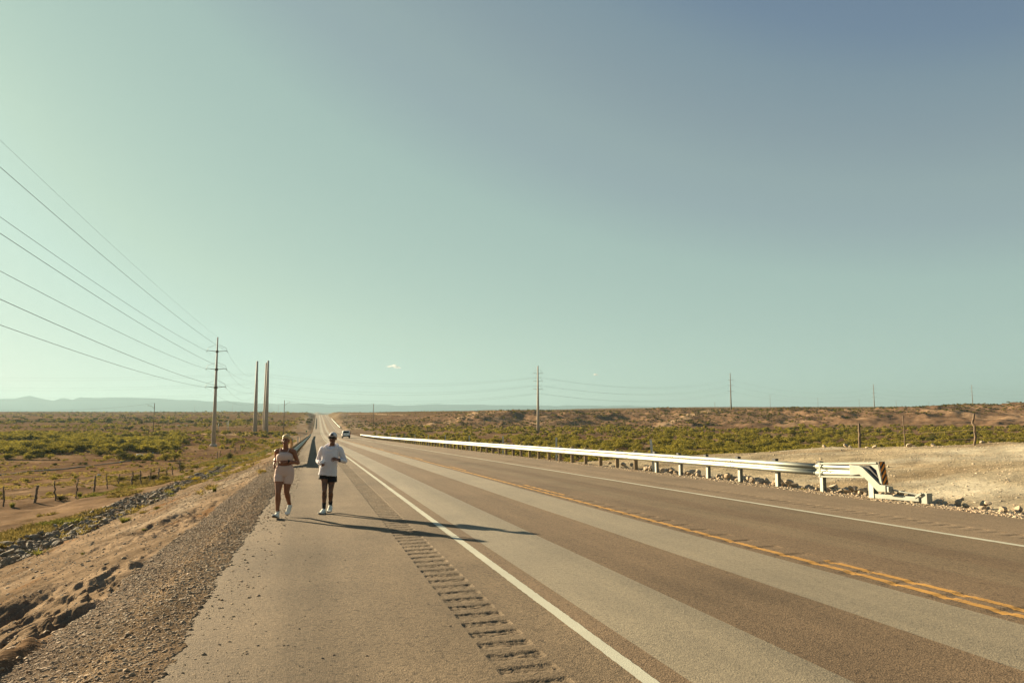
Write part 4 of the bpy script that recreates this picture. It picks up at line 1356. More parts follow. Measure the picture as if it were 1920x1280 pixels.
rg = random.Random(21)
cand = []
y = 17.0
while y < 175:
    dens = 22 if y < 60 else 14 if y < 100 else 7
    for _ in range(int(dens)):
        yy = y + rg.uniform(0, 0.75); l = 7.25 + abs(rg.gauss(0, 1)) * 0.2 + rg.random() ** 0.9 * 2.5 + 0.6 * float(fbm(np.array([yy / 7.0]), np.array([3.3]), 601, 3)[0])
        s = rg.uniform(0.07, 0.14) if rg.random() < 0.7 else rg.uniform(0.14, 0.25)
        if y > 70: s *= 1.15
        cand.append((PAVE_L - l, yy, s))
    y += 0.75
cx = np.array([c[0] for c in cand]); cyy = np.array([c[1] for c in cand]); cz = ground(cx, cyy)
Dp = proj(cx, cyy, cz)
vis = [(cand[i][2] / Dp[2][i], i) for i in range(len(cand)) if Dp[2][i] > 3 and -40 < Dp[0][i] < 1960]
vis.sort(reverse=True)
ind = vis[:290]; rest = vis[290:]
for s_, i in ind:
    x, yy, s = cand[i]; o = bpy.data.objects.new('rock', RIP[rg.randrange(len(RIP))]); COL.objects.link(o)
    o.location = (x, yy, float(cz[i]) + s * rg.uniform(0.10, 0.42)); o.rotation_euler = (rg.uniform(-0.5, 0.5), rg.uniform(-0.5, 0.5), rg.uniform(0, 6.28)); o.scale = (s, s, s)
    tag(o, 'grey angular stone in the rock-filled channel along the foot of the left embankment', 'rock', 'grey stones of the left drainage channel')
scatter_stuff('rubble', [(cand[i][0], cand[i][1], float(cz[i]) + cand[i][2] * rg.uniform(0.0, 0.35), cand[i][2], rand_rot(rg), rg.randrange(len(RIP))) for _, i in rest], RIPM, M_RIP)
# smaller broken stone filling the channel floor
fill = []
for _ in range(4200):
    yy = 14 + 150 * rg.random() ** 1.7; l = 7.3 + rg.random() * 2.6 + 0.6 * float(fbm(np.array([yy / 7.0]), np.array([3.3]), 601, 3)[0]); fill.append((PAVE_L - l, yy, rg.uniform(0.04, 0.13)))
fz = ground(np.array([f[0] for f in fill]), np.array([f[1] for f in fill]))
RIPS = [(np.array([v.co[:] for v in me.vertices]), np.array([p.vertices[:] for p in me.polygons])) for me in [rock_mesh('rock_small', 580 + k, [M_RIP], 1) for k in range(6)]]
scatter_stuff('rubble', [(f[0], f[1], float(z) + f[2] * 0.2, f[2], rand_rot(rg), rg.randrange(6)) for f, z in zip(fill, fz)], RIPS, M_RIP)

# tan boulders behind the right guardrail
cand = []
yy = 5.5
while yy < 31:
    thin = 1.0 if yy < 26 else 0.5
    for _ in range(13):
        if rg.random() > thin: continue
        x = 13.24 + rg.random() ** 1.2 * 1.25; s = rg.uniform(0.06, 0.12) if rg.random() < 0.65 else rg.uniform(0.12, 0.21)
        s *= 0.62 if yy < 12.6 else 0.92; cand.append((x + s * 0.3, yy + rg.uniform(0, 0.4), s))
    yy += 0.42
for _ in range(26):
    cand.append((rg.uniform(14.2, 31), rg.uniform(15, 36), rg.uniform(0.03, 0.09)))
for _ in range(22):
    cand.append((rg.uniform(29.2, 31.6), rg.uniform(22, 38), rg.uniform(0.08, 0.24)))
heap = sorted([c for c in cand if c[0] < 16], key=lambda c: -c[2] / math.hypot(c[0], c[1]))
keep = set(heap[:285]) | set(c for c in cand if c[0] >= 16)
scatter_stuff('rubble', [(x, yy, G(x, yy) + s * 0.5, s, rand_rot(rg), rg.randrange(len(TANR))) for x, yy, s in heap[285:]], TANM, M_TAN)
for x, yy, s in [c for c in cand if c in keep]:
    o = bpy.data.objects.new('boulder' if x < 16 else 'stone', TANR[rg.randrange(len(TANR))]); COL.objects.link(o)
    z = G(x, yy); o.location = (x, yy, z + s * rg.uniform(0.25, 0.5) + (rg.random() ** 2 * 0.16 if x < 16 and s > 0.09 else 0)); o.scale = (s, s, s)
    o.rotation_euler = (rg.uniform(-0.5, 0.5), rg.uniform(-0.5, 0.5), rg.uniform(0, 6.28))
    if x < 16: tag(o, 'pale tan boulder heaped behind the near end of the right guardrail', 'boulder', 'tan boulders behind the right guardrail')
    else: tag(o, 'loose tan stone lying on the pale dirt pad', 'stone', 'loose stones on the dirt pad')

# ------------------------------------------------------------------ gravel: loose stones of the shoulder, verge and pavement
M_GRAV = rock_mat('gravel_stone', (0.17, 0.122, 0.080), (0.31, 0.235, 0.150), (0.19, 0.118, 0.066))
M_PEB = rock_mat('pebble_dark', (0.07, 0.058, 0.047), (0.16, 0.13, 0.10), (0.10, 0.075, 0.055))
oct_v = []
for k in range(7):
    bm = bmesh.new(); bmesh.ops.create_icosphere(bm, subdivisions=1, radius=1.0); r2 = np.random.default_rng(700 + k)
    V = np.array([v.co[:] for v in bm.verts]) * (1 + r2.uniform(-0.28, 0.28, (len(bm.verts), 1))) * np.array([r2.uniform(0.8, 1.3), r2.uniform(0.7, 1.1), r2.uniform(0.30, 0.55)])
    oct_v.append((V, np.array([f.verts[:] and [q.index for q in f.verts] for f in bm.faces]))); bm.free()


def gravel(name, pts, mat):
    """pts (n,3): x, y, size"""
    r2 = np.random.default_rng(len(pts)); n = len(pts)
    zz = pts[:, 3]
    kk = r2.integers(0, len(oct_v), n); ang = r2.uniform(0, 6.283, n); til = r2.uniform(-0.3, 0.3, n)
    Vs, Fs = [], []; base = 0
    for k in range(len(oct_v)):
        sel = np.where(kk == k)[0]
        if not len(sel): continue
        V, F = oct_v[k]; c, s = np.cos(ang[sel]), np.sin(ang[sel]); ct, st = np.cos(til[sel]), np.sin(til[sel])
        v = V[None] * pts[sel, 2][:, None, None]
        x, y, z = v[..., 0], v[..., 1], v[..., 2]
        y2 = y * ct[:, None] - z * st[:, None]; z2 = y * st[:, None] + z * ct[:, None]
        X = x * c[:, None] - y2 * s[:, None] + pts[sel, 0][:, None]; Y = x * s[:, None] + y2 * c[:, None] + pts[sel, 1][:, None]
        Z = z2 + (zz[sel] + pts[sel, 2] * 0.10)[:, None]
        Vs.append(np.stack([X, Y, Z], -1).reshape(-1, 3)); Fs.append((F[None] + (np.arange(len(sel)) * len(V))[:, None, None]).reshape(-1, 3) + base); base += len(sel) * len(V)
    tag(big_mesh(name, np.vstack(Vs), np.vstack(Fs), mat, smooth=False), kind='stuff')


r3 = np.random.default_rng(31)
n = 95000
y = 3.2 * np.exp(r3.random(n) * math.log(52 / 3.2)); y = y
x = PAVE_L + 0.02 - r3.random(n) ** 0.92 * 1.47
b_ = r3.random(n) < 0.035; x = np.where(b_, PAVE_L + 0.55 * r3.random(n) ** 2.2, x)
s = np.clip(0.0043 * np.exp(r3.normal(0, 0.65, n)) * (0.6 + 0.09 * y), 0.003, 0.026)
keep = x > gravel_edge(y) - 0.05 - 0.25 * (r3.random(n) ** 4)
x, y, s = x[keep], y[keep], s[keep]
gravel('gravel', np.stack([x, y, s, np.maximum(ground(x, y), np.where(x > PAVE_L + 0.06, zroad(y), -99))], -1), M_GRAV)
n = 26000                                                      # scattered over the dirt slope
y = 4 * np.exp(r3.random(n) * math.log(60 / 4)); x = -2.3 - r3.random(n) * 6.0
s = np.clip(0.0045 * np.exp(r3.normal(0, 0.65, n)) * (0.6 + 0.08 * y), 0.003, 0.05)
gravel('gravel', np.stack([x, y, s, ground(x, y)], -1), M_GRAV)
n = 900                                                        # stray pebbles on the pavement
y = 3.4 * np.exp(r3.random(n) * math.log(26 / 3.4)); x = -0.95 + r3.random(n) ** 1.6 * 2.2
s = np.clip(0.0048 * np.exp(r3.normal(0, 0.5, n)), 0.003, 0.016)
gravel('gravel', np.stack([x, y, s, zroad(y)], -1), M_PEB)
n = 9000                                                       # right verge under the guardrail
y = 6 * np.exp(r3.random(n) * math.log(60 / 6)); x = 12.5 + r3.random(n) ** 1.3 * 1.7
s = np.clip(0.018 * np.exp(r3.normal(0, 0.5, n)), 0.008, 0.05)
gravel('gravel', np.stack([x, y, s, np.maximum(ground(x, y), np.where(x < PAVE_R, zroad(y), -99))], -1), M_TAN)
n = 45000                                                      # crushed stone and clods on the pad
x = 14 + r3.random(n) * 17; y = 6 + r3.random(n) * 33
s = np.clip(0.011 * np.exp(r3.normal(0, 0.55, n)), 0.005, 0.045)
gravel('gravel', np.stack([x, y, s, ground(x, y)], -1), M_TAN)
# broken crust clods in the wash-outs
n = 2600
y = 4.2 + r3.random(n) * 7; d_ = r3.random(n) * 1.5; x = gravel_edge(y) - d_
zc, qq = ground(x, y, True)
keep = qq['crack'] > 0.03
M_CLOD = rock_mat('earth_clod', (0.19, 0.120, 0.066), (0.24, 0.165, 0.098), (0.16, 0.095, 0.05))
s = np.clip(0.018 * np.exp(r3.normal(0, 0.55, n)), 0.008, 0.06)
gravel('rubble', np.stack([x, y, s, zc], -1)[keep], M_CLOD)

# ------------------------------------------------------------------ shrubs
M_LEAF_G = leaf_mat('creosote_leaf', (0.105, 0.098, 0.020), (0.29, 0.240, 0.042), 0.42)
M_LEAF_D = leaf_mat('juniper_leaf', (0.042, 0.046, 0.014), (0.095, 0.090, 0.026), 0.25)
M_LEAF_Y = leaf_mat('yellow_bloom', (0.20, 0.15, 0.015), (0.34, 0.26, 0.03), 0.4)
M_GRASS_Y = leaf_mat('dry_grass_blade', (0.19, 0.145, 0.042), (0.29, 0.225, 0.075), 0.45)
M_GRASS_G = leaf_mat('green_grass_blade', (0.10, 0.105, 0.024), (0.20, 0.19, 0.045), 0.45)
M_STEM = pmat('shrub_stem', (0.12, 0.085, 0.055), 0.9, var=0.3)


def leaf_cloud(seed, n, leaf, lobes=7, flat=0.75, up=0.35):
    """n leaf-clump quads through several lobes of a unit-height shrub; base at z=0, radius about 0.75"""
    r = np.random.default_rng(seed); lob = []
    for _ in range(lobes):
        a = r.uniform(0, 6.283); q = r.uniform(0.0, 0.52)
        lob.append((q * math.cos(a), q * math.sin(a), r.uniform(0.32, 0.72) * (1 - 0.45 * q), r.uniform(0.2, 0.36)))
    lob = np.array(lob); k = r.integers(0, lobes, n)
    d = r.normal(size=(n, 3)); d /= np.linalg.norm(d, axis=1)[:, None]
    rad = r.random(n) ** 0.45
    P = lob[k, :3] + d * (rad * lob[k, 3])[:, None] * np.array([1.15, 1.15, 0.95])
    P[:, 2] = np.maximum(P[:, 2], 0.04) * flat / 0.75
    nrm = d + r.normal(size=(n, 3)) * 0.8; nrm[:, 2] += up; nrm /= np.linalg.norm(nrm, axis=1)[:, None]
    t = np.cross(nrm, r.normal(size=(n, 3))); t /= np.linalg.norm(t, axis=1)[:, None]; b = np.cross(nrm, t)
    sz = leaf * r.uniform(0.6, 1.4, n); a = (t * sz[:, None]); c = b * (sz * r.uniform(0.4, 0.8, n))[:, None]
    V = np.stack([P - a, P - c * 0.9, P + a, P + c], 1).reshape(-1, 3)
    F = np.arange(n * 4).reshape(n, 4)
    return V, F


def stem_mb(seed, h=0.6, n=7):
    r = random.Random(seed); mb = MB()
    for _ in range(n):
        a = r.uniform(0, 6.28); q = r.uniform(0.2, 0.5)
        mb.tube([(0.02 * math.cos(a), 0.02 * math.sin(a), -0.05), (q * 0.4 * math.cos(a), q * 0.4 * math.sin(a), h * 0.5), (q * math.cos(a), q * math.sin(a), h)], [0.022, 0.016, 0.008], n=5)
    return mb


SHR = [leaf_cloud(800 + k, 420, 0.068, 8) for k in range(6)]
SHR_LO = [leaf_cloud(820 + k, 70, 0.17, 5) for k in range(6)]
SHR_ME = []
for k in range(6):
    V, F = leaf_cloud(880 + k, 900, 0.046, 9)
    o = big_mesh('foliage', V, F, M_LEAF_G, smooth=False); SHR_ME.append(o.data); bpy.data.objects.remove(o)
SHR_MED = []
for k in range(3):
    V, F = leaf_cloud(840 + k, 800, 0.046, 8); o = big_mesh('foliage', V, F, M_LEAF_D, smooth=False); SHR_MED.append(o.data); bpy.data.objects.remove(o)
STEM_ME = []
for k in range(3):
    o = stem_mb(860 + k).build('stem', M_STEM, smooth=True); STEM_ME.append(o.data); bpy.data.objects.remove(o)


def shrub(x, y, h, w, k, label, group, dark=False, stems=True, name='desert_shrub', rz=None, mesh=None, cat='shrub'):
    r = random.Random(int(x * 131 + y * 977))
    root = empty(name, (x, y, G(x, y) - 0.03), r.uniform(0, 6.28) if rz is None else rz)
    root.scale = (w, w, h); tag(root, label, cat, group)
    f = bpy.data.objects.new('foliage', mesh or (SHR_MED[k % 3] if dark else SHR_ME[k % 6])); COL.objects.link(f); f.parent = root
    if stems:
        s = bpy.data.objects.new('stem', STEM_ME[k % 3]); COL.objects.link(s); s.parent = root
    return root


# candidate positions of the thickets, by picture azimuth and distance
r4 = np.random.default_rng(77)
items = []


def region(n, px0, px1, d0, d1, hmin, hmax, dens, dark=0.1, yfun=None):
    px = r4.uniform(px0, px1, n); D = d0 * np.exp(r4.random(n) * math.log(d1 / d0))
    if d1 / d0 < 3: D = np.sqrt(d0 ** 2 + r4.random(n) * (d1 ** 2 - d0 ** 2))
    u = (px - 960) / FPX
    lx, lf = u * D, D
    x = lx * CY - lf * SY; y = lx * SY + lf * CY
    z, q = ground(x, y, True)
    p = dens(x, y, q, px, D)
    ok = (r4.random(n) < p) & ((q['off'] > 3.2))
    h = r4.uniform(hmin, hmax, n) * (0.7 + 0.6 * r4.random(n))
    dk = r4.random(n) < dark
    for i in np.where(ok)[0]:
        items.append((float(x[i]), float(y[i]), float(z[i]), float(h[i]), bool(dk[i]), float(px[i]), float(D[i])))


fb = lambda x, y, s, sd: fbm(x / s, y / s, sd, 3)
# left thicket
region(3400, -60, 380, 128, 245, 1.0, 1.9, lambda x, y, q, px, D: sstep(-0.05, 0.2, fb(x, y, 11, 901) + 0.12) * sstep(0, 1, (380 - px) / 130) * np.clip(1.1 - 0.0 * D, 0, 1), 0.12)
region(1500, -60, 560, 245, 520, 0.8, 1.7, lambda x, y, q, px, D: sstep(0.0, 0.35, fb(x, y, 40, 903) + 0.1), 0.2)
region(2600, -60, 600, 420, 1500, 1.0, 2.4, lambda x, y, q, px, D: 0.22 + 0.6 * sstep(0.05, 0.3, fb(x, y, 80, 905)), 0.6)
region(900, -60, 520, 58, 150, 0.18, 0.6, lambda x, y, q, px, D: (q['l'] > 11) * 0.3, 0.25)
region(1700, -60, 600, 150, 420, 0.25, 0.7, lambda x, y, q, px, D: (q['l'] > 11) * 0.4, 0.35)
region(700, 330, 545, 110, 290, 0.5, 1.3, lambda x, y, q, px, D: (q['l'] > 8) * sstep(-0.1, 0.25, fb(x, y, 16, 907)) * 0.8, 0.15)
# right thicket
region(6500, 640, 1990, 110, 345, 0.9, 1.7, lambda x, y, q, px, D: (q['r'] > 9) * sstep(-0.12, 0.15, fb(x, y, 13, 911) + 0.16) * (q['bluff'] < 0.35), 0.07)
region(900, 1250, 1990, 52, 112, 0.7, 1.3, lambda x, y, q, px, D: ((q['r'] > 22) | ((q['r'] > 10) & (y > 52))) * 0.8, 0.06)
region(500, 1000, 1330, 60, 112, 0.8, 1.4, lambda x, y, q, px, D: ((q['r'] > 11) & (y > 48)) * 0.8, 0.06)
region(15000, 640, 1990, 325, 470, 0.25, 0.85, lambda x, y, q, px, D: 0.35 + 0.5 * (q['bluff'] > 0.3) * sstep(-0.3, 0.3, fb(x, y, 12, 917)), 0.75)
region(2500, 640, 1990, 470, 720, 0.3, 0.9, lambda x, y, q, px, D: 0.3 + 0.4 * sstep(0.0, 0.3, fb(x, y, 25, 913)), 0.65)
region(1200, 560, 1990, 700, 1800, 0.7, 1.6, lambda x, y, q, px, D: 0.5, 0.8)
items.sort(key=lambda t: -t[3] / t[6])
print('SHRUBS', len(items))
NIND = 250
lab_l = 'olive-green desert shrub in the broad thicket on the left plain'
lab_r = 'yellow-green desert shrub in the wide thicket beyond the long right guardrail'
n_l = n_r = 0; rest_g = []; rest_d = []
for k, (x, y, z, h, dk, px, D) in enumerate(items):
    left = px < 600
    if (left and n_l < 120) or (not left and n_r < 150):
        if left: n_l += 1
        else: n_r += 1
        shrub(x, y, h, h * random.uniform(0.95, 1.5), k, lab_l if left else lab_r, 'shrubs of the left thicket' if left else 'shrubs of the right thicket', dark=dk, stems=h / D * FPX > 14)
    else:
        (rest_d if dk else rest_g).append((x, y, z, h, D))


def shrub_mass(name, lst, mat, seed):
    r = np.random.default_rng(seed); Vs, Fs = [], []; n = 0
    for x, y, z, h, D in lst:
        V, F = (SHR if h / D * FPX > 9 else SHR_LO)[r.integers(0, 6)]
        if D > 600: V, F = V[:4 * 30], F[:30]
        a = r.uniform(0, 6.283); c, s = math.cos(a), math.sin(a); w = h * r.uniform(0.95, 1.6)
        W = np.stack([(V[:, 0] * c - V[:, 1] * s) * w + x, (V[:, 0] * s + V[:, 1] * c) * w + y, V[:, 2] * h + z - 0.04], -1)
        Vs.append(W); Fs.append(F + n); n += len(V)
    tag(big_mesh(name, np.vstack(Vs), np.vstack(Fs), mat, smooth=False), kind='stuff')


shrub_mass('undergrowth', rest_g, M_LEAF_G, 1)
shrub_mass('undergrowth', rest_d, M_LEAF_D, 2)

# single bushes one can point to
GR_V = {}


def tuft_mesh(seed, n, hgt=1.0, spread=0.5, wid=0.03, mat=None, lean=0.6):
    r = np.random.default_rng(seed)
    a = r.uniform(0, 6.283, n); q = np.sqrt(r.random(n)) * spread * 0.5
    b = np.stack([q * np.cos(a), q * np.sin(a), np.zeros(n)], -1)
    a2 = a + r.normal(0, 0.7, n); ln = r.uniform(0.15, 1.0, n) * lean; h = hgt * r.uniform(0.5, 1.0, n)
    tip = b + np.stack([np.cos(a2) * ln * h, np.sin(a2) * ln * h, h], -1)
    mid = b + (tip - b) * 0.55 + np.array([0, 0, 0.12]) * h[:, None]
    w = np.stack([-np.sin(a2), np.cos(a2), np.zeros(n)], -1) * wid
    V = np.stack([b - w, b + w, mid + w * 0.7, mid - w * 0.7, tip + w * 0.12, tip - w * 0.12], 1).reshape(-1, 3)
    i = np.arange(n)[:, None] * 6
    F = np.vstack([i + np.array([0, 1, 2, 3]), i + np.array([3, 2, 4, 5])])
    return V, F


def tuft_obj_mesh(seed, n, mat, **k):
    V, F = tuft_mesh(seed, n, **k); o = big_mesh('blades', V, F, mat, smooth=False); me = o.data; bpy.data.objects.remove(o); return me


T_Y = [tuft_obj_mesh(930 + k, 160, M_GRASS_Y, wid=0.02) for k in range(3)]
T_G = [tuft_obj_mesh(940 + k, 170, M_GRASS_G, wid=0.022) for k in range(3)]
V, F = leaf_cloud(950, 420, 0.055, 8); o = big_mesh('flowers', V, F, M_LEAF_Y, smooth=False); BLOOM = o.data; bpy.data.objects.remove(o)


def at_px(px, py):
    p = at_ground(px, py, 4.0, 600.0); return float(p[0]), float(p[1]), proj(*p)[2]


def plant(px, py, hpx, wpx, label, mesh, cat, name, stems=False, group=None):
    x, y, D = at_px(px, py); h = hpx / FPX * D; w = wpx / FPX * D / 1.1
    return shrub(x, y, h, w, int(px), label, group, stems=stems, name=name, mesh=mesh, cat=cat)


plant(288, 900, 13, 21, 'round dark green bush by the fence, right of its tallest post', SHR_MED[0], 'bush', 'desert_shrub', True)
plant(231, 914, 12, 20, 'low round bush growing through the middle of the left fence', SHR_ME[1], 'bush', 'desert_shrub', True)
plant(222, 903, 13, 22, 'pale loose bush behind the low round one at the left fence', SHR_ME[2], 'bush', 'desert_shrub', True)
plant(115, 938, 12, 24, 'blue-green spreading bush at the foot of the third fence post', SHR_MED[1], 'bush', 'desert_shrub', True)
plant(149, 931, 11, 13, 'upright green tuft beside the crooked fourth fence post', T_G[0], 'grass tuft', 'grass_tuft')
plant(23, 950, 11, 13, 'yellowish upright tuft between the two leftmost fence posts', T_G[1], 'grass tuft', 'grass_tuft')
plant(341, 882, 15, 16, 'dark bush wrapped round the lone bushy-topped post', SHR_MED[2], 'bush', 'desert_shrub', True)
plant(369, 878, 11, 16, 'rounded green bush between the bushy-topped post and the tall pole', SHR_ME[3], 'bush', 'desert_shrub', True)
plant(430, 862, 16, 16, 'dark green bush in front of the row of small fence posts', SHR_MED[0], 'bush', 'desert_shrub', True)
plant(337, 870, 6, 18, 'flat leafy crown sitting on the lone fence post', SHR_MED[1], 'bush', 'desert_shrub')
plant(402, 921, 11, 11, 'small spiky green plant alone on the upper dirt slope', T_G[2], 'plant', 'grass_tuft')
plant(235, 978, 12, 26, 'pale green weed at the lower edge of the rock channel', T_G[0], 'weed', 'grass_tuft')
plant(295, 954, 8, 17, 'small grey-green weed higher up beside the rock channel', SHR_ME[0], 'weed', 'desert_shrub')
plant(268, 961, 6, 22, 'orange-brown dry weed patch below the rock channel', T_Y[1], 'weed', 'grass_tuft')
plant(95, 1022, 7, 30, 'bright green weed among the nearest channel stones', T_G[1], 'weed', 'grass_tuft')
plant(160, 1036, 4, 24, 'flat olive weed lying on the dirt below the stones', T_G[2], 'weed', 'grass_tuft')
plant(270, 992, 4, 13, 'tiny weed on the middle of the dirt slope', T_G[0], 'weed', 'grass_tuft')
plant(491.5, 887, 11, 18, 'bright yellow flowering bush at the gravel edge left of the woman', BLOOM, 'flower bush', 'flowering_bush')
plant(388, 889, 6, 14, 'yellow flowering clump halfway up the rock channel', BLOOM, 'flower bush', 'flowering_bush')
plant(1507, 917, 5, 17, 'yellow flowering clump between the guardrail post and the tan boulders', BLOOM, 'flower bush', 'flowering_bush')
plant(447, 866, 6, 17, 'small yellow-green bush near the top of the rock channel', SHR_ME[4], 'bush', 'desert_shrub')
plant(420, 872, 6, 13, 'smaller yellow-green bush lower in the rock channel', SHR_ME[5], 'bush', 'desert_shrub')

# clumps along the embankment foot and yellow scrub beside the left guardrail
GI = []
for k in range(70):
    y = 60 + 160 * r4.random(); l = 5 + 7 * r4.random(); x = PAVE_L - l
    s = r4.uniform(0.35, 0.9); GI.append((x, y, s, r4.random() < 0.4))
for k, (x, y, s, yel) in enumerate(GI):
    shrub(x, y, s * 0.7, s, k, 'low yellowish scrub on the bank behind the left guardrail', 'scrub on the left bank', stems=False, mesh=BLOOM if yel else SHR_ME[k % 6])

# ground-cover grass: straw and green tufts on the strip between fence and stones, on the bank, and thin weeds elsewhere
tv = [tuft_mesh(970 + k, 26, wid=0.045, lean=0.9) for k in range(6)]


def grass(name, pts, mat):
    Vs, Fs = [], []; n = 0; r = np.random.default_rng(5)
    for x, y, z, h, w in pts:
        V, F = tv[r.integers(0, 6)]; a = r.uniform(0, 6.283); c, s = math.cos(a), math.sin(a)
        Vs.append(np.stack([(V[:, 0] * c - V[:, 1] * s) * w + x, (V[:, 0] * s + V[:, 1] * c) * w + y, V[:, 2] * h + z - 0.01], -1)); Fs.append(F + n); n += len(V)
    tag(big_mesh(name, np.vstack(Vs), np.vstack(Fs), mat, smooth=False), kind='stuff')


n = 9000
y = 22 * np.exp(r4.random(n) * math.log(150 / 22)); l = 9.4 + 6.5 * r4.random(n); x = PAVE_L - l
m = fbm(x / 5, y / 8, 213, 3) + 0.3 * fbm(x / 1.5, y / 1.5, 214, 2) > 0.02
x, y = x[m], y[m]; z = ground(x, y); g = fbm(x / 6, y / 6, 215, 2) > 0.12
mk = lambda sel: [(float(a), float(b), float(c), r4.uniform(0.06, 0.2) * (1 + b / 120), r4.uniform(0.25, 0.5) * (1 + b / 120)) for a, b, c in zip(x[sel], y[sel], z[sel])]
grass('dry_grass', mk(~g), M_GRASS_Y); grass('grass', mk(g), M_GRASS_G)
n = 2600
y = 20 * np.exp(r4.random(n) * math.log(220 / 20)); l = 3.5 + 5.5 * r4.random(n); x = PAVE_L - l
m = (fbm(x / 2.2, y / 7, 217, 3) > 0.16) & (r4.random(n) < sstep(15, 60, y))
x, y = x[m], y[m]; z = ground(x, y); g = fbm(x / 6, y / 6, 219, 2) > 0.1
grass('dry_grass', mk(~g), M_GRASS_Y); grass('grass', mk(g), M_GRASS_G)
n = 6000
px = r4.uniform(-40, 520, n); D = 55 * np.exp(r4.random(n) * math.log(330 / 55)); u = (px - 960) / FPX
x = u * D * CY - D * SY; y = u * D * SY + D * CY; z, q = ground(x, y, True)
m = (q['l'] > 16) & (fbm(x / 9, y / 9, 221, 3) > 0.0); x, y, z = x[m], y[m], z[m]
grass('dry_grass', [(float(a), float(b), float(c), r4.uniform(0.10, 0.30), r4.uniform(0.3, 0.8)) for a, b, c in zip(x, y, z)], M_GRASS_Y)

# ------------------------------------------------------------------ litter on the left plain
M_PVC = pmat('grey_plastic_pipe', (0.20, 0.18, 0.145), 0.7, var=0.15, scale=2)
M_RUB = pmat('white_rubble', (0.58, 0.56, 0.50), 0.85, var=0.15, scale=5)


def pipe(label, pix, r, mat, name='pipe', lift=0.0):
    P = [at_ground(a, b, 20, 500) for a, b in pix]; pts = []
    for a, b in zip(P[:-1], P[1:]):
        for k in range(8):
            q = a + (b - a) * k / 8; pts.append((q[0], q[1], G(q[0], q[1]) + r * 0.8 + lift))
    pts.append((P[-1][0], P[-1][1], G(P[-1][0], P[-1][1]) + r * 0.8))
    mb = MB(); mb.tube(pts, r, n=8); o = mb.build(name, mat, smooth=True); tag(o, label, 'pipe'); return o


pipe('long grey pipe lying across the left plain below the thicket', [(-40, 896), (40, 886), (100, 881), (145, 876), (172, 874)], 0.085, M_PVC)
pipe('shorter grey pipe continuing the long one towards the bent white pipe', [(176, 873), (215, 868), (245, 864)], 0.075, M_PVC)
b = at_ground(262, 860, 20, 400); mb = MB(); s = proj(*b)[2] / FPX
ptsb = [(-6, 3), (-5, 6.5), (-1, 7.5), (4, 6.5), (8, 2.5), (11, 0.5)]
R3 = Vector((CY, SY, 0)); mb.tube([Vector(b) + R3 * (a * s) + Vector((0, 0, c * s + 0.1)) for a, c in ptsb], 0.16, n=8)
tag(mb.build('pipe', M_RUB, smooth=True), 'bent white pipe arching out of the ground on the left plain', 'pipe')
for i, (px, py, w, lab) in enumerate(((225, 867, 5, 'white chunk of rubble at the end of the shorter grey pipe'), (287, 849, 6, 'flat white scrap right of the bent white pipe'), (263, 849, 4, 'flat white scrap above the bent white pipe'),
                                      (334, 835, 5, 'white scrap lying on the plain between thicket and tall pole'), (381, 829, 4, 'left one of two white scraps beside the tall pole'), (387.5, 829, 4, 'right one of two white scraps beside the tall pole'),
                                      (327, 844, 3, 'tiny white scrap just below the one between thicket and pole'), (186, 891, 9, 'grey pale boulder behind the left fence'), (404, 858, 5, 'small white stone among the small fence posts'),
                                      (86, 934, 4, 'pale stone below the fence'))):
    p = at_ground(px, py, 20, 400); s = proj(*p)[2] / FPX * w / 2
    o = bpy.data.objects.new('rubble_chunk', TANR[i % 8].copy()); o.data.materials.clear(); o.data.materials.append(M_RUB); COL.objects.link(o)
    o.location = (p[0], p[1], p[2] + s * 0.15); o.scale = (s, s * 0.7, s * (0.9 if i in (7,) else 0.45)); o.rotation_euler = (0.1, 0.1, i); tag(o, lab, 'rubble')
p = at_ground(337, 799, 60, 800); s = proj(*p)[2] / FPX
o = bpy.data.objects.new('earth_mound', TANR[2]); COL.objects.link(o); o.location = tuple(p); o.scale = (5.5 * s, 5.5 * s, 5.5 * s); tag(o, 'small orange-tan spoil heap on the far left plain', 'mound')
for i, (dx, lab) in enumerate(((-3, 'white block beside the small spoil heap'), (12, 'white block farther right of the small spoil heap'))):
    p = at_ground(337 + dx, 798, 60, 800); s = proj(*p)[2] / FPX
    o = bpy.data.objects.new('rubble_chunk', TANR[5].copy()); o.data.materials.clear(); o.data.materials.append(M_RUB); COL.objects.link(o); o.location = (p[0], p[1], p[2] + s); o.scale = (2.6 * s, 2.0 * s, 2.2 * s); tag(o, lab, 'rubble')
# little green marker at the roadside behind the left guardrail
p = at_depth = atdepth(574.5, 812.5, 240); x, y = float(p[0]), float(p[1]); z = G(x, y)
r_ = empty('marker_sign', (x, y, z)); tag(r_, 'tiny green roadside marker beyond the end of the left guardrail', 'sign')
mb = MB(); mb.tube([(0, 0, -0.3), (0, 0, 1.9)], 0.04, n=6); mb.build('stake', M_POSTSTEEL, r_)
mb = MB(); mb.box((0, -0.05, 1.65), (0.45, 0.02, 0.5)); mb.build('panel', pmat('sign_green', (0.03, 0.16, 0.075), 0.5, var=0.05), r_)

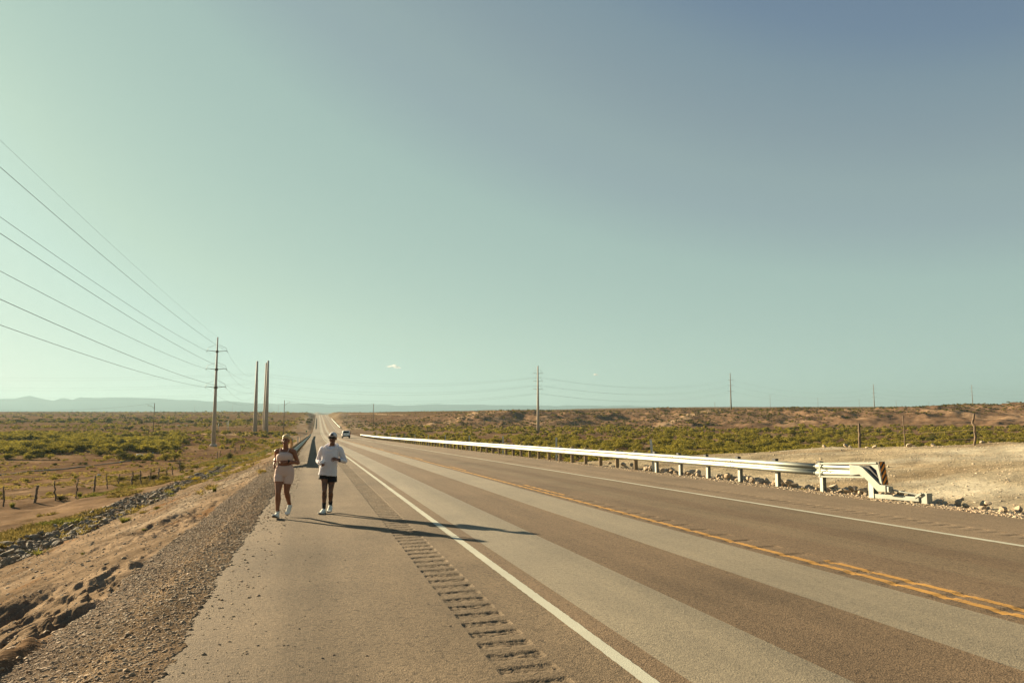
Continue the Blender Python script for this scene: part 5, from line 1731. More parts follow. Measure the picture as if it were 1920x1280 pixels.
# ------------------------------------------------------------------ people
def skin(name, col, tattoo=False):
    m, nt, out = new_mat(name)
    tc = N(nt, 'ShaderNodeTexCoord'); n1 = noise_node(nt, tc.outputs['Object'], 7.0, 3.0); n2 = noise_node(nt, tc.outputs['Object'], 60.0, 3.0)
    c = mul_col(nt, col, maprange(nt, n1.outputs[0], 0.3, 0.7, 0.86, 1.12))
    c = mul_col(nt, c, maprange(nt, n2.outputs[0], 0.3, 0.7, 0.93, 1.06))
    if tattoo:                                               # dark ink on the legs
        sx = N(nt, 'ShaderNodeSeparateXYZ'); nt.links.new(tc.outputs['Object'], sx.inputs[0])
        n3 = noise_node(nt, tc.outputs['Object'], 16.0, 4.0, 0.7)
        a = maprange(nt, sx.outputs[2], 0.72, 0.62, 0.0, 1.0); b = maprange(nt, n3.outputs[0], 0.47, 0.53, 0.0, 0.75)
        k = N(nt, 'ShaderNodeMath', operation='MULTIPLY'); nt.links.new(a, k.inputs[0]); nt.links.new(b, k.inputs[1])
        c = mix_col(nt, k.outputs[0], c, (0.035, 0.035, 0.036))
    p = N(nt, 'ShaderNodeBsdfPrincipled'); p.inputs['Roughness'].default_value = 0.5; p.inputs['Specular IOR Level'].default_value = 0.35
    p.inputs['Subsurface Weight'].default_value = 0.12; p.inputs['Subsurface Radius'].default_value = (0.03, 0.012, 0.006); p.inputs['Subsurface Scale'].default_value = 0.3
    nt.links.new(c, p.inputs['Base Color']); nt.links.new(p.outputs[0], out.inputs[0]); return m


def cloth(name, col, trans=0.25, folds=14.0, rough=0.9, fstr=0.5):
    m, nt, out = new_mat(name)
    tc = N(nt, 'ShaderNodeTexCoord')
    mp = N(nt, 'ShaderNodeMapping'); mp.inputs['Scale'].default_value = (1.0, 1.0, 0.35); nt.links.new(tc.outputs['Object'], mp.inputs['Vector'])
    n1 = noise_node(nt, mp.outputs[0], folds, 3.0, 0.5); n2 = noise_node(nt, tc.outputs['Object'], 3.0, 3.0)
    c = mul_col(nt, col, maprange(nt, n2.outputs[0], 0.3, 0.7, 0.94, 1.05))
    p = N(nt, 'ShaderNodeBsdfPrincipled'); p.inputs['Roughness'].default_value = rough; p.inputs['Specular IOR Level'].default_value = 0.15
    p.inputs['Sheen Weight'].default_value = 0.15
    nt.links.new(c, p.inputs['Base Color'])
    b = N(nt, 'ShaderNodeBump'); b.inputs['Strength'].default_value = fstr; b.inputs['Distance'].default_value = 0.02
    nt.links.new(n1.outputs[0], b.inputs['Height']); nt.links.new(b.outputs[0], p.inputs['Normal'])
    t = N(nt, 'ShaderNodeBsdfTranslucent'); nt.links.new(c, t.inputs[0])
    mx = N(nt, 'ShaderNodeMixShader'); mx.inputs[0].default_value = trans
    nt.links.new(p.outputs[0], mx.inputs[1]); nt.links.new(t.outputs[0], mx.inputs[2]); nt.links.new(mx.outputs[0], out.inputs[0]); return m


M_SKIN_W = skin('skin_tanned', (0.215, 0.088, 0.046))
M_SKIN_M = skin('skin_brown', (0.15, 0.066, 0.037), True)
M_BLUSH = cloth('fabric_blush', (0.58, 0.42, 0.355), 0.12, 20, fstr=0.2)
M_HOOD = cloth('fabric_white', (0.78, 0.78, 0.84), 0.38, 11, fstr=0.7)
M_BLACKF = cloth('fabric_black', (0.016, 0.016, 0.018), 0.02, 14)
M_CAP = cloth('fabric_cap', (0.6, 0.6, 0.6), 0.15, 20, fstr=0.2)
M_SHOE = pmat('shoe_mesh', (0.66, 0.66, 0.58), 0.8, var=0.08, scale=30, bump=0.2, bscale=180, bdist=0.003)
M_SOLE = pmat('shoe_sole', (0.62, 0.60, 0.54), 0.7, var=0.08, scale=20)
M_OUTS = pmat('shoe_outsole', (0.10, 0.085, 0.07), 0.8, var=0.1)
M_HAIR = pmat('hair_blonde', (0.50, 0.36, 0.17), 0.55, var=0.3, scale=35, bump=0.5, bscale=70, bdist=0.01)
M_DARKH = pmat('hair_dark', (0.025, 0.018, 0.014), 0.6, var=0.2)
M_EYE = pmat('eye_dark', (0.05, 0.035, 0.03), 0.25, var=0.05)
M_LIP = pmat('lips', (0.16, 0.05, 0.04), 0.5, var=0.05)
M_GLASSES = pmat('sunglasses_black', (0.010, 0.010, 0.012), 0.15, var=0.05, spec=0.5)
M_PHONE = pmat('phone_white', (0.72, 0.72, 0.72), 0.25, var=0.03, spec=0.5)
M_SCREEN = pmat('phone_screen', (0.02, 0.02, 0.025), 0.1, var=0.03, spec=0.5)


def loft(mb, rings, n=28, cap=True, mi=0):
    """rings: (cx, cy, z, rx, front, back[, tilt_x, tilt_y]) - flattened ovals, front is -y"""
    V = []; f = []
    for rg_ in rings:
        cx, cy, z, rx, rf, rb = rg_[:6]; tx = rg_[6] if len(rg_) > 6 else 0; ty = rg_[7] if len(rg_) > 7 else 0
        for k in range(n):
            t = 2 * math.pi * k / n; c, s = math.cos(t), math.sin(t)
            e = 0.88
            X = math.copysign(abs(c) ** e, c) * rx; Y = math.copysign(abs(s) ** e, s) * (rb if s > 0 else rf)
            V.append((cx + X, cy + Y, z + tx * X + ty * Y))
    for i in range(len(rings) - 1):
        for k in range(n):
            a, b = i * n + k, i * n + (k + 1) % n
            f.append((a, b, b + n, a + n))
    if cap:
        f.append(tuple(reversed(range(n)))); f.append(tuple(range((len(rings) - 1) * n, len(rings) * n)))
    mb.add(V, f, mi)


def hand(mb, wrist, d, nrm, thumb_side, curl=0.6, s=1.0):
    """palm from the wrist along d, palm facing nrm; thumb on +1/-1 side of d x nrm; fingers bend towards nrm"""
    w = Vector(wrist); d = Vector(d).normalized(); nrm = Vector(nrm); nrm = (nrm - d * nrm.dot(d)).normalized(); b = d.cross(nrm) * thumb_side
    L = 0.095 * s
    for k in range(4):
        o = (k - 1.5) * 0.0235 * s
        mb.capsule(w + b * (o * 0.6), w + d * L + b * o, 0.014 * s, 0.0125 * s, n=8)
        base = w + d * L + b * o; ln = (0.026, 0.031, 0.030, 0.024)[k] * s * 1.25; a = 0.0; p = base
        for j in range(3):
            a += curl * (0.55, 0.75, 0.6)[j] * (1.0 + 0.10 * (1.5 - k)); q = p + (d * math.cos(a) + nrm * math.sin(a)) * ln * (1, 0.75, 0.6)[j]
            mb.capsule(p, q, (0.0098 - 0.001 * j) * s, (0.0088 - 0.001 * j) * s, n=7); p = q
    t0 = w + d * 0.025 * s + b * 0.024 * s
    t1 = t0 + (d * 0.55 + b * 0.65 + nrm * 0.35).normalized() * 0.042 * s; t2 = t1 + (d * 0.85 + b * 0.1 + nrm * 0.55).normalized() * 0.036 * s
    mb.capsule(t0, t1, 0.0155 * s, 0.0125 * s, n=8); mb.capsule(t1, t2, 0.0120 * s, 0.0095 * s, n=8)


def leg(mb, hip, knee, ank, toe, rt=0.098, rk=0.057, ra=0.036, calf=0.058):
    hip, knee, ank, toe = map(Vector, (hip, knee, ank, toe))
    m = hip.lerp(knee, 0.5)
    mb.capsule(hip, m, rt, rt * 0.86); mb.capsule(m, knee + (hip - knee) * 0.08, rt * 0.86, rk * 1.02); mb.capsule(knee + (hip - knee) * 0.06, knee + (ank - knee) * 0.10, rk, rk * 0.93)
    sh = (ank - knee).normalized(); back = Vector((0, 1, 0)) - sh * sh.y; back.normalize()
    c = knee.lerp(ank, 0.32) + back * 0.016
    mb.capsule(knee.lerp(ank, 0.05), c, rk * 0.90, calf); mb.capsule(c, knee.lerp(ank, 0.72), calf, ra * 1.12); mb.capsule(knee.lerp(ank, 0.68), ank, ra * 1.15, ra)
    mb.ellipsoid(knee - back * 0.028, (0.036, 0.03, 0.042), n=10, m=6)


def arm(mb, sh, el, wr, ru=0.046, re=0.036, rw=0.026):
    sh, el, wr = map(Vector, (sh, el, wr))
    mb.capsule(sh, sh.lerp(el, 0.3), ru * 1.18, ru * 1.05); mb.capsule(sh.lerp(el, 0.3), el, ru * 1.03, re); c = el.lerp(wr, 0.28)
    mb.capsule(el, c, re, re * 1.02); mb.capsule(c, wr, re * 1.02, rw)


def shoe(parent, heel, toe, up, name='shoe', w=1.0, lab=None):
    """running shoe: heel and toe points of the sole's underside"""
    h = Vector(heel); t = Vector(toe); f = (t - h); L = f.length; f.normalize(); u = Vector(up); u = (u - f * u.dot(f)).normalized(); s = f.cross(u)
    sec = [(0.00, 0.024, 0.070), (0.06, 0.034, 0.104), (0.20, 0.038, 0.108), (0.34, 0.039, 0.112), (0.50, 0.041, 0.078), (0.68, 0.046, 0.050), (0.84, 0.043, 0.040), (0.95, 0.030, 0.034), (1.0, 0.012, 0.026)]
    mb = MB(); n = 14; V = []; F = []
    for tt, hw, hh in sec:
        c = h + f * (tt * L)
        for k in range(n):
            a = math.pi * k / (n - 1)
            V.append(c + s * (math.cos(a) * hw * w) + u * (0.026 + max(0.0, math.sin(a)) ** 0.8 * (hh - 0.026)))
    for i in range(len(sec) - 1):
        for k in range(n - 1):
            a = i * n + k; F.append((a, a + 1, a + 1 + n, a + n))
        F.append((i * n + n - 1, i * n, i * n + n, i * n + 2 * n - 1))
    F.append(tuple(range(n))); F.append(tuple(reversed(range((len(sec) - 1) * n, len(sec) * n))))
    mb.add(V, F); o = mb.build(name, M_SHOE, parent, smooth=True)
    for nm, lo, hi, mt, ex in (('sole', 0.008, 0.034, M_SOLE, 1.10), ('outsole', 0.0, 0.0085, M_OUTS, 1.06)):
        mb = MB(); V = []; F = []; m = len(sec)
        for zz in (lo, hi):
            for sg in (1, -1):
                for tt, hw, hh in sec:
                    V.append(h + f * (tt * L * 1.02 - 0.003) + s * (sg * hw * w * ex) + u * (zz + 0.018 * max(0, tt - 0.75) / 0.25 * (1 if nm == 'sole' else 0.6)))
        for i in range(m - 1):
            F += [(i, i + 1, m + i + 1, m + i)[::-1], (2 * m + i, 2 * m + i + 1, 3 * m + i + 1, 3 * m + i), (i, i + 1, 2 * m + i + 1, 2 * m + i), (m + i, m + i + 1, 3 * m + i + 1, 3 * m + i)[::-1]]
        F += [(0, m, 3 * m, 2 * m), (m - 1, 2 * m - 1, 4 * m - 1, 3 * m - 1)[::-1]]
        mb.add(V, F); mb.build(nm, mt, o)
    return o


def strap(parent, c, axis, r, name, mat, face=None):
    """watch: band round a wrist with a case on the side of `face`"""
    c = Vector(c); a = Vector(axis).normalized(); mb = MB()
    mb.tube([c - a * 0.011, c - a * 0.009, c + a * 0.009, c + a * 0.011], [r * 0.97, r, r, r * 0.97], n=16)
    fd = Vector(face); fd = (fd - a * fd.dot(a)).normalized(); sd = a.cross(fd)
    R = Matrix((sd, a, fd)).transposed(); mb.box(c + fd * (r + 0.003), (0.036, 0.040, 0.012), M=R)
    return mb.build(name, mat, parent, bevel=0.002)


def on_road(px, py):
    d = ray(px, py); t = CAM_H / (GRADE * d[1] - d[2]); return Vector(d * t) + Vector((0, 0, CAM_H))


def face_bits(parent, c, s=1.0, eyes=True):
    c = Vector(c)
    if eyes:
        for sx in (-1, 1):
            mb = MB(); mb.ellipsoid(c + Vector((sx * 0.031, -0.083, 0.008)) * s, (0.012 * s, 0.008 * s, 0.006 * s), n=10, m=6); mb.build('eye', M_EYE, parent)
            mb = MB(); mb.capsule(c + Vector((sx * 0.017, -0.090, 0.026)) * s, c + Vector((sx * 0.045, -0.079, 0.028)) * s, 0.004, 0.003, n=6); mb.build('eyebrow', M_DARKH, parent)
    mb = MB(); mb.ellipsoid(c + Vector((0, -0.088, -0.062)) * s, (0.023 * s, 0.010 * s, 0.008 * s), n=12, m=6); mb.build('mouth', M_LIP, parent)


# ---- the woman: lead foot striking, arms folded up, looking down at her watch
pw_ = on_road(530.5, 968)
W = empty('person', on_road(530.5, 970.5), -YAW); W.scale = (0.965,) * 3
tag(W, 'woman runner in blush crop top and bike shorts looking down at her watch', 'person')
mb = MB()
mb.ellipsoid((0, 0.0, 0.97), (0.168, 0.110, 0.12)); mb.ellipsoid((-0.085, 0.045, 0.92), (0.095, 0.10, 0.11)); mb.ellipsoid((0.085, 0.05, 0.92), (0.095, 0.10, 0.11))
mb.capsule((0, 0.0, 1.0), (0.0, 0.0, 1.2), 0.138, 0.132, flat=((0, 1, 0), 0.74)); mb.ellipsoid((0.004, 0, 1.275), (0.150, 0.102, 0.15))
mb.capsule((-0.150, 0.012, 1.375), (0.158, 0.012, 1.375), 0.055, 0.055); mb.capsule((0.004, 0.02, 1.36), (0.012, 0.012, 1.455), 0.082, 0.053)
for sx in (-1, 1): mb.ellipsoid((sx * 0.072, -0.082, 1.265), (0.072, 0.062, 0.070))
mb.capsule((0.008, 0.012, 1.42), (0.016, -0.018, 1.52), 0.056, 0.052)
hc = Vector((0.020, -0.032, 1.598))
mb.ellipsoid(hc + Vector((0, 0.012, 0.018)), (0.074, 0.092, 0.096)); mb.ellipsoid(hc + Vector((0, -0.020, -0.045)), (0.058, 0.066, 0.072)); mb.ellipsoid(hc + Vector((0, -0.052, -0.092)), (0.028, 0.028, 0.024))
mb.capsule(hc + Vector((0, -0.086, 0.008)), hc + Vector((0, -0.103, -0.028)), 0.008, 0.013, n=8)
for sx in (-1, 1): mb.ellipsoid(hc + Vector((sx * 0.074, 0.008, -0.012)), (0.011, 0.020, 0.030), n=10, m=8); mb.ellipsoid(hc + Vector((sx * 0.036, -0.062, -0.025)), (0.026, 0.024, 0.022))
arm(mb, (-0.175, 0.012, 1.365), (-0.250, 0.205, 1.205), (-0.208, -0.015, 1.135), 0.047, 0.038, 0.027)
hand(mb, (-0.207, -0.025, 1.132), (0.12, -0.75, -0.55), (0.85, 0.05, -0.3), -1, 0.75, 0.95)
arm(mb, (0.180, 0.012, 1.362), (0.258, 0.075, 1.125), (0.098, -0.150, 1.170), 0.048, 0.039, 0.028)
hand(mb, (0.090, -0.156, 1.172), (-1, -0.10, 0.12), (0.0, 0.65, -0.8), 1, 0.75, 0.95)
leg(mb, (-0.090, 0.0, 0.93), (-0.078, -0.125, 0.535), (-0.088, -0.085, 0.125), (-0.095, -0.27, 0.08), 0.100, 0.058, 0.037, 0.060)
leg(mb, (0.090, 0.02, 0.93), (0.060, -0.015, 0.525), (0.042, 0.275, 0.235), (0.030, 0.20, 0.06), 0.100, 0.058, 0.037, 0.060)
mb.build('body', M_SKIN_W, W, remesh=0.0048, iters=4)
face_bits(W, hc + Vector((0, 0.004, 0.0)))
mb = MB()                                                   # crop top, narrow neckline
loft(mb, [(0, 0, 1.160, 0.150, 0.118, 0.112), (0.002, 0, 1.185, 0.160, 0.154, 0.116), (0.003, 0, 1.225, 0.168, 0.172, 0.118), (0.003, 0, 1.27, 0.170, 0.175, 0.118), (0.004, 0, 1.305, 0.158, 0.166, 0.112), (0.005, 0, 1.335, 0.115, 0.138, 0.105), (0.006, 0.0, 1.356, 0.082, 0.108, 0.085)], cap=False)
top = mb.build('crop_top', M_BLUSH, W, smooth=True, solid=0.008)
for sx in (-1, 1):
    mb = MB(); mb.tube([(0.006 + sx * 0.078, -0.098, 1.345), (0.006 + sx * 0.088, -0.080, 1.39), (0.006 + sx * 0.094, -0.02, 1.438), (0.006 + sx * 0.092, 0.06, 1.42), (0.006 + sx * 0.07, 0.10, 1.34)], 0.0075, n=8); mb.build('shoulder_strap', M_BLUSH, top)
mb = MB()                                                   # bike shorts
loft(mb, [(0, 0, 1.100, 0.150, 0.112, 0.110, 0, 0.25), (0, 0.004, 1.05, 0.170, 0.122, 0.128, 0, 0.15), (0, 0.008, 0.99, 0.190, 0.130, 0.150), (0, 0.01, 0.93, 0.200, 0.128, 0.158), (0, 0.01, 0.88, 0.190, 0.118, 0.150), (0, 0.01, 0.84, 0.15, 0.09, 0.12)])
mb.tube([(-0.080, 0.01, 0.99), (-0.094, 0.004, 0.90), (-0.094, -0.035, 0.83), (-0.086, -0.068, 0.738)], [0.06, 0.106, 0.108, 0.094], n=20); mb.tube([(0.080, 0.01, 0.99), (0.094, 0.018, 0.90), (0.090, 0.015, 0.82), (0.078, 0.004, 0.700)], [0.06, 0.106, 0.108, 0.092], n=20)
mb.build('bike_shorts', M_BLUSH, W, remesh=0.0065, iters=4)
mb = MB()                                                   # hair pulled back, loose tail over her shoulder
mb.ellipsoid(hc + Vector((0, 0.030, 0.040)), (0.083, 0.095, 0.094)); mb.ellipsoid(hc + Vector((0, -0.005, 0.075)), (0.066, 0.080, 0.050)); mb.ellipsoid(hc + Vector((0.005, 0.085, 0.090)), (0.045, 0.04, 0.045))
for k in range(4):
    a = Vector((0.035 + 0.012 * k, 0.100 - 0.004 * k, 1.675 - 0.006 * k)); mb.tube([a, a + Vector((0.030, 0.03, -0.06)), a + Vector((0.042 + 0.004 * k, 0.035, -0.15)), a + Vector((0.030 + 0.003 * k, 0.02, -0.245 + 0.012 * k))], [0.014, 0.018, 0.013, 0.005], n=7)
mb.build('hair', M_HAIR, W, remesh=0.006, iters=3)
strap(W, (0.112, -0.133, 1.165), (0.16, 0.225, -0.045), 0.031, 'watch', M_BLACKF, (0.3, -0.7, 0.6))
strap(W, (-0.214, 0.015, 1.143), (0.04, -0.22, -0.07), 0.031, 'watch', M_BLACKF, (-0.6, 0.0, 0.6))
shoe(W, (-0.086, -0.055, -0.002 + 0.004), (-0.098, -0.318, 0.075), (0, 0.25, 1))
shoe(W, (0.044, 0.345, 0.205), (0.028, 0.160, 0.020), (0, -0.72, 0.7))
# low socks
for a, b in (((-0.087, -0.085, 0.11), (-0.086, -0.09, 0.155)),):
    mb = MB(); mb.tube([a, b], [0.043, 0.041], n=14); mb.build('sock', M_SOLE, W)

# ---- the man: white hooded top, black shorts, cap turned backwards, phone in hand
pm_ = on_road(616, 961.5)
Mn = empty('person', pm_, -YAW); Mn.scale = (0.965,) * 3
tag(Mn, 'tattooed man jogging in white hooded top, black shorts, backwards cap and dark sunglasses', 'person')
mb = MB()
mb.ellipsoid((-0.035, 0, 0.95), (0.150, 0.10, 0.12)); mb.capsule((-0.03, 0, 1.0), (0.01, 0, 1.25), 0.13, 0.14, flat=((0, 1, 0), 0.7)); mb.capsule((-0.13, 0.01, 1.375), (0.165, 0.01, 1.375), 0.055, 0.055)
mb.capsule((0.02, 0.015, 1.36), (0.036, 0.005, 1.45), 0.085, 0.062); mb.capsule((0.034, 0.008, 1.42), (0.052, -0.02, 1.55), 0.060, 0.056)
hm = Vector((0.060, -0.030, 1.632))
mb.ellipsoid(hm + Vector((0, 0.014, 0.02)), (0.077, 0.096, 0.098)); mb.ellipsoid(hm + Vector((0, -0.018, -0.048)), (0.064, 0.072, 0.074)); mb.ellipsoid(hm + Vector((0, -0.052, -0.098)), (0.035, 0.032, 0.028))
mb.capsule(hm + Vector((0, -0.092, 0.006)), hm + Vector((0, -0.112, -0.032)), 0.009, 0.015, n=8)
for sx in (-1, 1): mb.ellipsoid(hm + Vector((sx * 0.079, 0.010, -0.014)), (0.012, 0.022, 0.033), n=10, m=8); mb.ellipsoid(hm + Vector((sx * 0.038, -0.060, -0.030)), (0.028, 0.026, 0.024))
arm(mb, (-0.165, 0.01, 1.37), (-0.275, 0.10, 1.135), (-0.178, -0.125, 1.085), 0.050, 0.042, 0.030)
hand(mb, (-0.172, -0.135, 1.082), (0.38, -0.75, -0.20), (0.55, 0.35, 0.75), 1, 0.95, 1.05)
arm(mb, (0.200, 0.01, 1.37), (0.305, 0.085, 1.125), (0.232, -0.150, 1.165), 0.050, 0.042, 0.030)
hand(mb, (0.226, -0.160, 1.170), (-0.45, -0.70, 0.22), (-0.55, 0.35, -0.70), -1, 0.85, 1.05)
leg(mb, (-0.105, 0.0, 0.90), (-0.076, -0.105, 0.487), (-0.092, -0.055, 0.120), (-0.12, -0.24, 0.05), 0.088, 0.055, 0.036, 0.056)
leg(mb, (0.070, 0.02, 0.90), (0.040, -0.035, 0.482), (0.000, 0.140, 0.150), (0.012, -0.03, 0.05), 0.088, 0.055, 0.036, 0.056)
mb.build('body', M_SKIN_M, Mn, remesh=0.0048, iters=4)
face_bits(Mn, hm + Vector((0, -0.004, -0.008)), 1.04, eyes=False)
mb = MB()                                                   # hooded top, hem flared and dipping to one side
loft(mb, [(-0.045, 0, 0.815, 0.205, 0.150, 0.158, -0.09, -0.06), (-0.042, 0, 0.86, 0.200, 0.150, 0.155, -0.07, -0.03), (-0.03, 0, 0.95, 0.190, 0.144, 0.145), (-0.015, 0, 1.08, 0.184, 0.142, 0.136), (0.0, 0, 1.20, 0.190, 0.146, 0.132), (0.012, 0, 1.30, 0.198, 0.140, 0.128), (0.02, 0, 1.375, 0.196, 0.118, 0.118), (0.026, 0.005, 1.42, 0.150, 0.096, 0.10), (0.032, 0.01, 1.455, 0.090, 0.072, 0.085)])
for sh, el, wr in (((-0.170, 0.01, 1.375), (-0.283, 0.10, 1.130), (-0.190, -0.105, 1.088)), ((0.208, 0.01, 1.375), (0.313, 0.085, 1.120), (0.240, -0.130, 1.160))):
    sh, el, wr = map(Vector, (sh, el, wr))
    mb.capsule(sh, sh.lerp(el, 0.5), 0.074, 0.065); mb.capsule(sh.lerp(el, 0.5), el, 0.065, 0.058); mb.capsule(el, el.lerp(wr, 0.6), 0.057, 0.049); mb.tube([el.lerp(wr, 0.5), wr.lerp(el, 0.08), wr], [0.050, 0.046, 0.041], n=16)
hd = [(-0.085, -0.055, 1.425), (-0.088, 0.02, 1.455), (-0.05, 0.088, 1.478), (0.036, 0.110, 1.485), (0.120, 0.088, 1.478), (0.158, 0.02, 1.455), (0.150, -0.055, 1.425)]
for a, b in zip(hd[:-1], hd[1:]): mb.capsule(a, b, 0.040, 0.040, n=10)
mb.capsule((-0.085, -0.055, 1.425), (0.025, -0.118, 1.375), 0.034, 0.022, n=10); mb.capsule((0.150, -0.055, 1.425), (0.040, -0.118, 1.375), 0.034, 0.022, n=10)
hood = mb.build('hooded_top', M_HOOD, Mn, remesh=0.0068, iters=3)
tx_ = bpy.data.textures.new('cloth_folds', 'CLOUDS'); tx_.noise_scale = 0.10; tx_.noise_depth = 2
dm = hood.modifiers.new('folds', 'DISPLACE'); dm.texture = tx_; dm.strength = 0.024; dm.mid_level = 0.5
mb = MB()                                                   # running shorts
loft(mb, [(-0.03, 0, 1.0, 0.165, 0.125, 0.13), (-0.03, 0, 0.92, 0.175, 0.13, 0.14), (-0.03, 0, 0.85, 0.170, 0.125, 0.13), (-0.03, 0, 0.81, 0.12, 0.09, 0.10)])
mb.tube([(-0.09, 0.0, 0.96), (-0.110, -0.005, 0.88), (-0.115, -0.03, 0.80), (-0.118, -0.045, 0.735)], [0.06, 0.10, 0.110, 0.118], n=18); mb.tube([(0.04, 0.01, 0.96), (0.060, 0.015, 0.87), (0.064, 0.01, 0.78), (0.066, 0.0, 0.668)], [0.06, 0.095, 0.10, 0.104], n=18)
mb.build('running_shorts', M_BLACKF, Mn, remesh=0.0068, iters=3)
mb = MB(); mb.ellipsoid(hm + Vector((0, 0.018, 0.050)), (0.086, 0.104, 0.082), n=24, m=14); mb.tube([hm + Vector((0, 0.018, 0.035)), hm + Vector((0, 0.018, 0.060))], [0.0865, 0.088], n=28)
mb.box(hm + Vector((0, 0.150, 0.030)), (0.13, 0.11, 0.010), M=Matrix.Rotation(math.radians(-18), 3, 'X'))
cp = mb.build('cap', M_CAP, Mn, remesh=0.0055, iters=3)
mb = MB(); mb.ellipsoid(hm + Vector((0, -0.066, 0.072)), (0.040, 0.026, 0.027), n=16, m=8); mb.build('hair', M_DARKH, Mn, smooth=True)
mb = MB(); mb.tube([hm + Vector((sx, -0.088 + 3.2 * sx * sx, 0.046)) for sx in (-0.072, -0.05, -0.025, 0, 0.025, 0.05, 0.072)], 0.010, n=8); mb.build('cap_strap', M_BLUSH, cp)
mb = MB()                                                   # wrap sunglasses
for zz in (0,):
    pth = [hm + Vector((sx, -0.108 + 5.2 * sx * sx, 0.012)) for sx in (-0.078, -0.06, -0.035, -0.012, 0.012, 0.035, 0.06, 0.078)]
    V = []; F = []
    for i, p in enumerate(pth):
        hh = (0.014, 0.020, 0.024, 0.019, 0.019, 0.024, 0.020, 0.014)[i]
        V += [p + Vector((0, 0, hh)), p + Vector((0, 0.008, hh)), p + Vector((0, 0.008, -hh)), p + Vector((0, 0, -hh))]
    for i in range(len(pth) - 1):
        for k in range(4): F.append((i * 4 + k, i * 4 + (k + 1) % 4, i * 4 + 4 + (k + 1) % 4, i * 4 + 4 + k))
    F += [(0, 1, 2, 3), tuple(reversed(range(len(V) - 4, len(V))))]
    mb.add(V, F)
for sx in (-1, 1): mb.beam(hm + Vector((sx * 0.078, -0.076, 0.016)), hm + Vector((sx * 0.083, 0.015, 0.010)), 0.006, 0.012)
mb.build('sunglasses', M_GLASSES, Mn)
strap(Mn, (0.2365, -0.138, 1.163), (-0.073, -0.235, 0.04), 0.0345, 'watch', M_BLACKF, (0.5, -0.55, -0.6))
for a, b, c in (((-0.092, -0.056, 0.10), (-0.090, -0.060, 0.17), (-0.088, -0.064, 0.235)), ((0.0, 0.140, 0.13), (0.006, 0.115, 0.195), (0.011, 0.092, 0.245))):
    mb = MB(); mb.tube([a, b, c], [0.042, 0.0425, 0.050], n=16); mb.build('sock', M_BLACKF, Mn, smooth=True)
shoe(Mn, (-0.080, -0.005, 0.002), (-0.132, -0.275, 0.012), (0, 0, 1), w=1.1)
shoe(Mn, (-0.004, 0.195, 0.085), (0.022, -0.055, 0.010), (0, -0.28, 1), w=1.1)
# phone held up in his hand
P = empty('phone', pm_, -YAW); P.scale = (0.965,) * 3; tag(P, 'white phone held in the hand of the man in the white top', 'phone')
R = Matrix.Rotation(math.radians(32), 3, 'Y') @ Matrix.Rotation(math.radians(-25), 3, 'X')
mb = MB(); mb.box((-0.112, -0.222, 1.115), (0.070, 0.009, 0.145), M=R); mb.build('case', M_PHONE, P, bevel=0.004)
mb = MB(); mb.box(Vector((-0.112, -0.222, 1.115)) + R @ Vector((0, 0.0055, 0)), (0.063, 0.002, 0.136), M=R); mb.build('screen', M_SCREEN, P)

# ------------------------------------------------------------------ pickup truck driving away
M_TRUCK = pmat('truck_white_paint', (0.74, 0.74, 0.70), 0.3, var=0.03, scale=2, spec=0.5, coat=0.5, dirt=((0.5, 0.44, 0.36), 0.15))
M_GLASS = pmat('truck_glass', (0.012, 0.013, 0.013), 0.4, var=0.05, spec=0.04)
M_TYRE = pmat('tyre_rubber', (0.022, 0.021, 0.020), 0.85, var=0.2)
M_RIM = pmat('wheel_rim', (0.45, 0.45, 0.44), 0.35, 0.7)
M_RED = pmat('tail_light_red', (0.35, 0.02, 0.015), 0.3, var=0.05)
M_TRIM = pmat('black_trim', (0.02, 0.02, 0.02), 0.6, var=0.1)
ty = 176.0; tx = 7.75 + float(xoff(ty))
gr = math.atan((float(zroad(ty + 4)) - float(zroad(ty))) / 4)
T = empty('pickup_truck', (tx, ty, float(zroad(ty)) + 0.01)); T.rotation_euler = (gr, 0, 0)
tag(T, 'white pickup truck driving away down the right lane', 'pickup truck')


def hull(mb, prof, hw0, hw1=None):
    """side outline (y, z) extruded across; half widths"""
    n = len(prof); hw1 = hw1 or [hw0] * n
    V = [(-w, y, z) for (y, z), w in zip(prof, hw1)] + [(w, y, z) for (y, z), w in zip(prof, hw1)]
    F = [tuple(range(n)), tuple(range(2 * n - 1, n - 1, -1))] + [((k + 1) % n, k, k + n, (k + 1) % n + n) for k in range(n)]
    mb.add(V, F)


mb = MB()
hull(mb, [(0.05, 0.55), (0.05, 1.22), (1.95, 1.24), (1.95, 0.55)], 0.98)
hull(mb, [(1.95, 0.50), (1.95, 1.24), (4.25, 1.24), (5.65, 1.12), (5.80, 0.95), (5.80, 0.50)], 0.98)
hull(mb, [(1.97, 1.24), (2.15, 1.84), (2.4, 1.90), (3.4, 1.90), (4.25, 1.24)], 0.95, [0.95, 0.80, 0.78, 0.78, 0.93])
mb.build('body', M_TRUCK, T, bevel=0.05)
mb = MB(); mb.box((0, 0.035, 0.93), (1.58, 0.07, 0.60)); tgt = mb.build('tailgate', M_TRUCK, T, bevel=0.02); tgt['label'] = 'white tailgate above the black bumper'
mb = MB(); mb.box((0, -0.008, 1.08), (0.26, 0.02, 0.07)); mb.build('handle', M_TRIM, tgt)
mb = MB(); mb.box((0, 1.2, 1.245), (1.7, 1.5, 0.012)); mb.build('bed_cover', M_TRIM, T)
mb = MB(); mb.add([(-0.74, 1.975, 1.32), (0.74, 1.975, 1.32), (0.68, 2.105, 1.77), (-0.68, 2.105, 1.77)], [(0, 1, 2, 3)]); mb.build('rear_window', M_GLASS, T, solid=0.02)
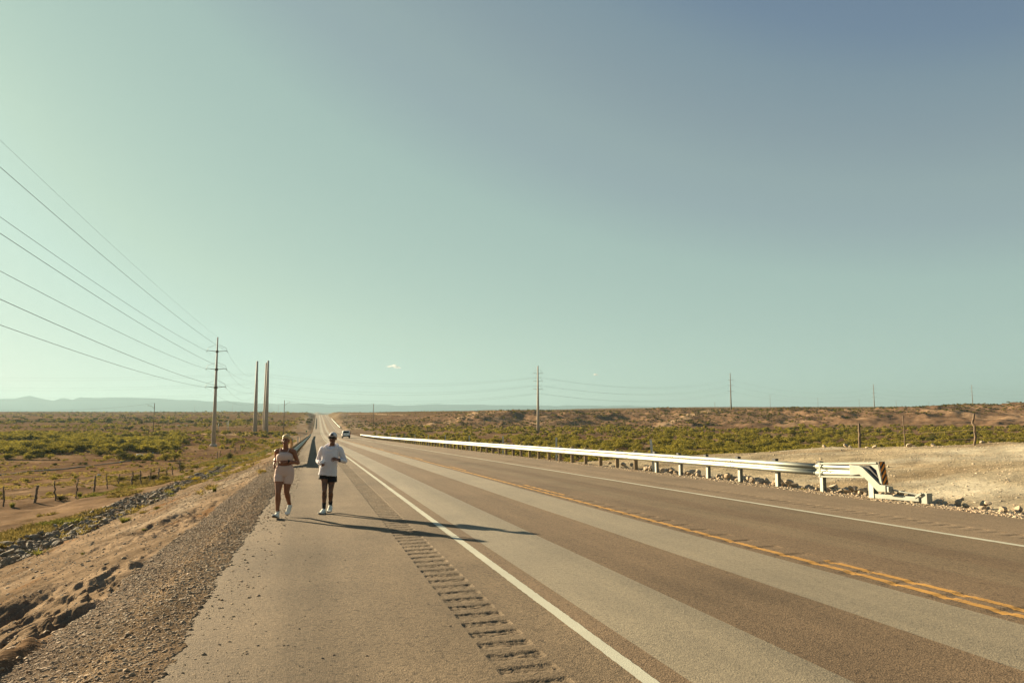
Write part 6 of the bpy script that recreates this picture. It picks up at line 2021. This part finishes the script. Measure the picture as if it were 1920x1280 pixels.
for s in (-1, 1):
    mb = MB(); mb.add([(s * 0.942, 2.25, 1.30), (s * 0.942, 4.0, 1.30), (s * 0.818, 3.35, 1.80), (s * 0.818, 2.3, 1.80)], [(0, 1, 2, 3)]); mb.build('side_window', M_GLASS, T, solid=0.03)
    mb = MB(); mb.box((s * 1.12, 3.75, 1.32), (0.22, 0.10, 0.24)); mb.beam((s * 0.95, 3.75, 1.28), (s * 1.05, 3.75, 1.30), 0.05, 0.05); mb.build('mirror', M_TRIM, T, bevel=0.02)
    mb = MB(); mb.box((s * 0.885, 0.025, 0.98), (0.18, 0.07, 0.46)); mb.build('tail_light', M_RED, T, bevel=0.015)
    for yy in (1.15, 4.75):
        mb = MB(); mb.lathe([(0.22, -0.13), (0.36, -0.13), (0.40, -0.08), (0.40, 0.08), (0.36, 0.13), (0.22, 0.13)], (s * 0.86, yy, 0.40), n=24, axis='X'); wh = mb.build('wheel', M_TYRE, T, smooth=True)
        mb = MB(); mb.lathe([(0.235, -0.10), (0.235, 0.10), (0.12, 0.125)], (s * 0.86, yy, 0.40), n=20, axis='X'); mb.build('rim', M_RIM, wh)
mb = MB(); mb.box((0, -0.06, 0.56), (1.94, 0.22, 0.24)); mb.box((0, 0.3, 0.47), (1.5, 0.6, 0.18)); mb.build('bumper', M_TRIM, T, bevel=0.03)
mb = MB(); mb.box((0, -0.176, 0.60), (0.32, 0.012, 0.16)); mb.build('number_plate', M_WHITEPOST, T)
mb = MB(); mb.add([(-0.74, 4.22, 1.28), (0.74, 4.22, 1.28), (0.68, 3.50, 1.85), (-0.68, 3.50, 1.85)], [(0, 1, 2, 3)]); mb.build('windscreen', M_GLASS, T, solid=0.03)

# ------------------------------------------------------------------ air
hz = MB(); hz.box((0, 0, 40.0), (27000, 27000, 300.0))
M_HAZE, nt, out = new_mat('haze_air')
pv = N(nt, 'ShaderNodeVolumePrincipled')
pv.inputs['Density'].default_value = 1.12e-4
pv.inputs['Color'].default_value = (0.27, 0.405, 0.47, 1)
pv.inputs['Anisotropy'].default_value = 0.2
nt.links.new(pv.outputs[0], out.inputs['Volume'])
tag(hz.build('haze', M_HAZE), kind='stuff')
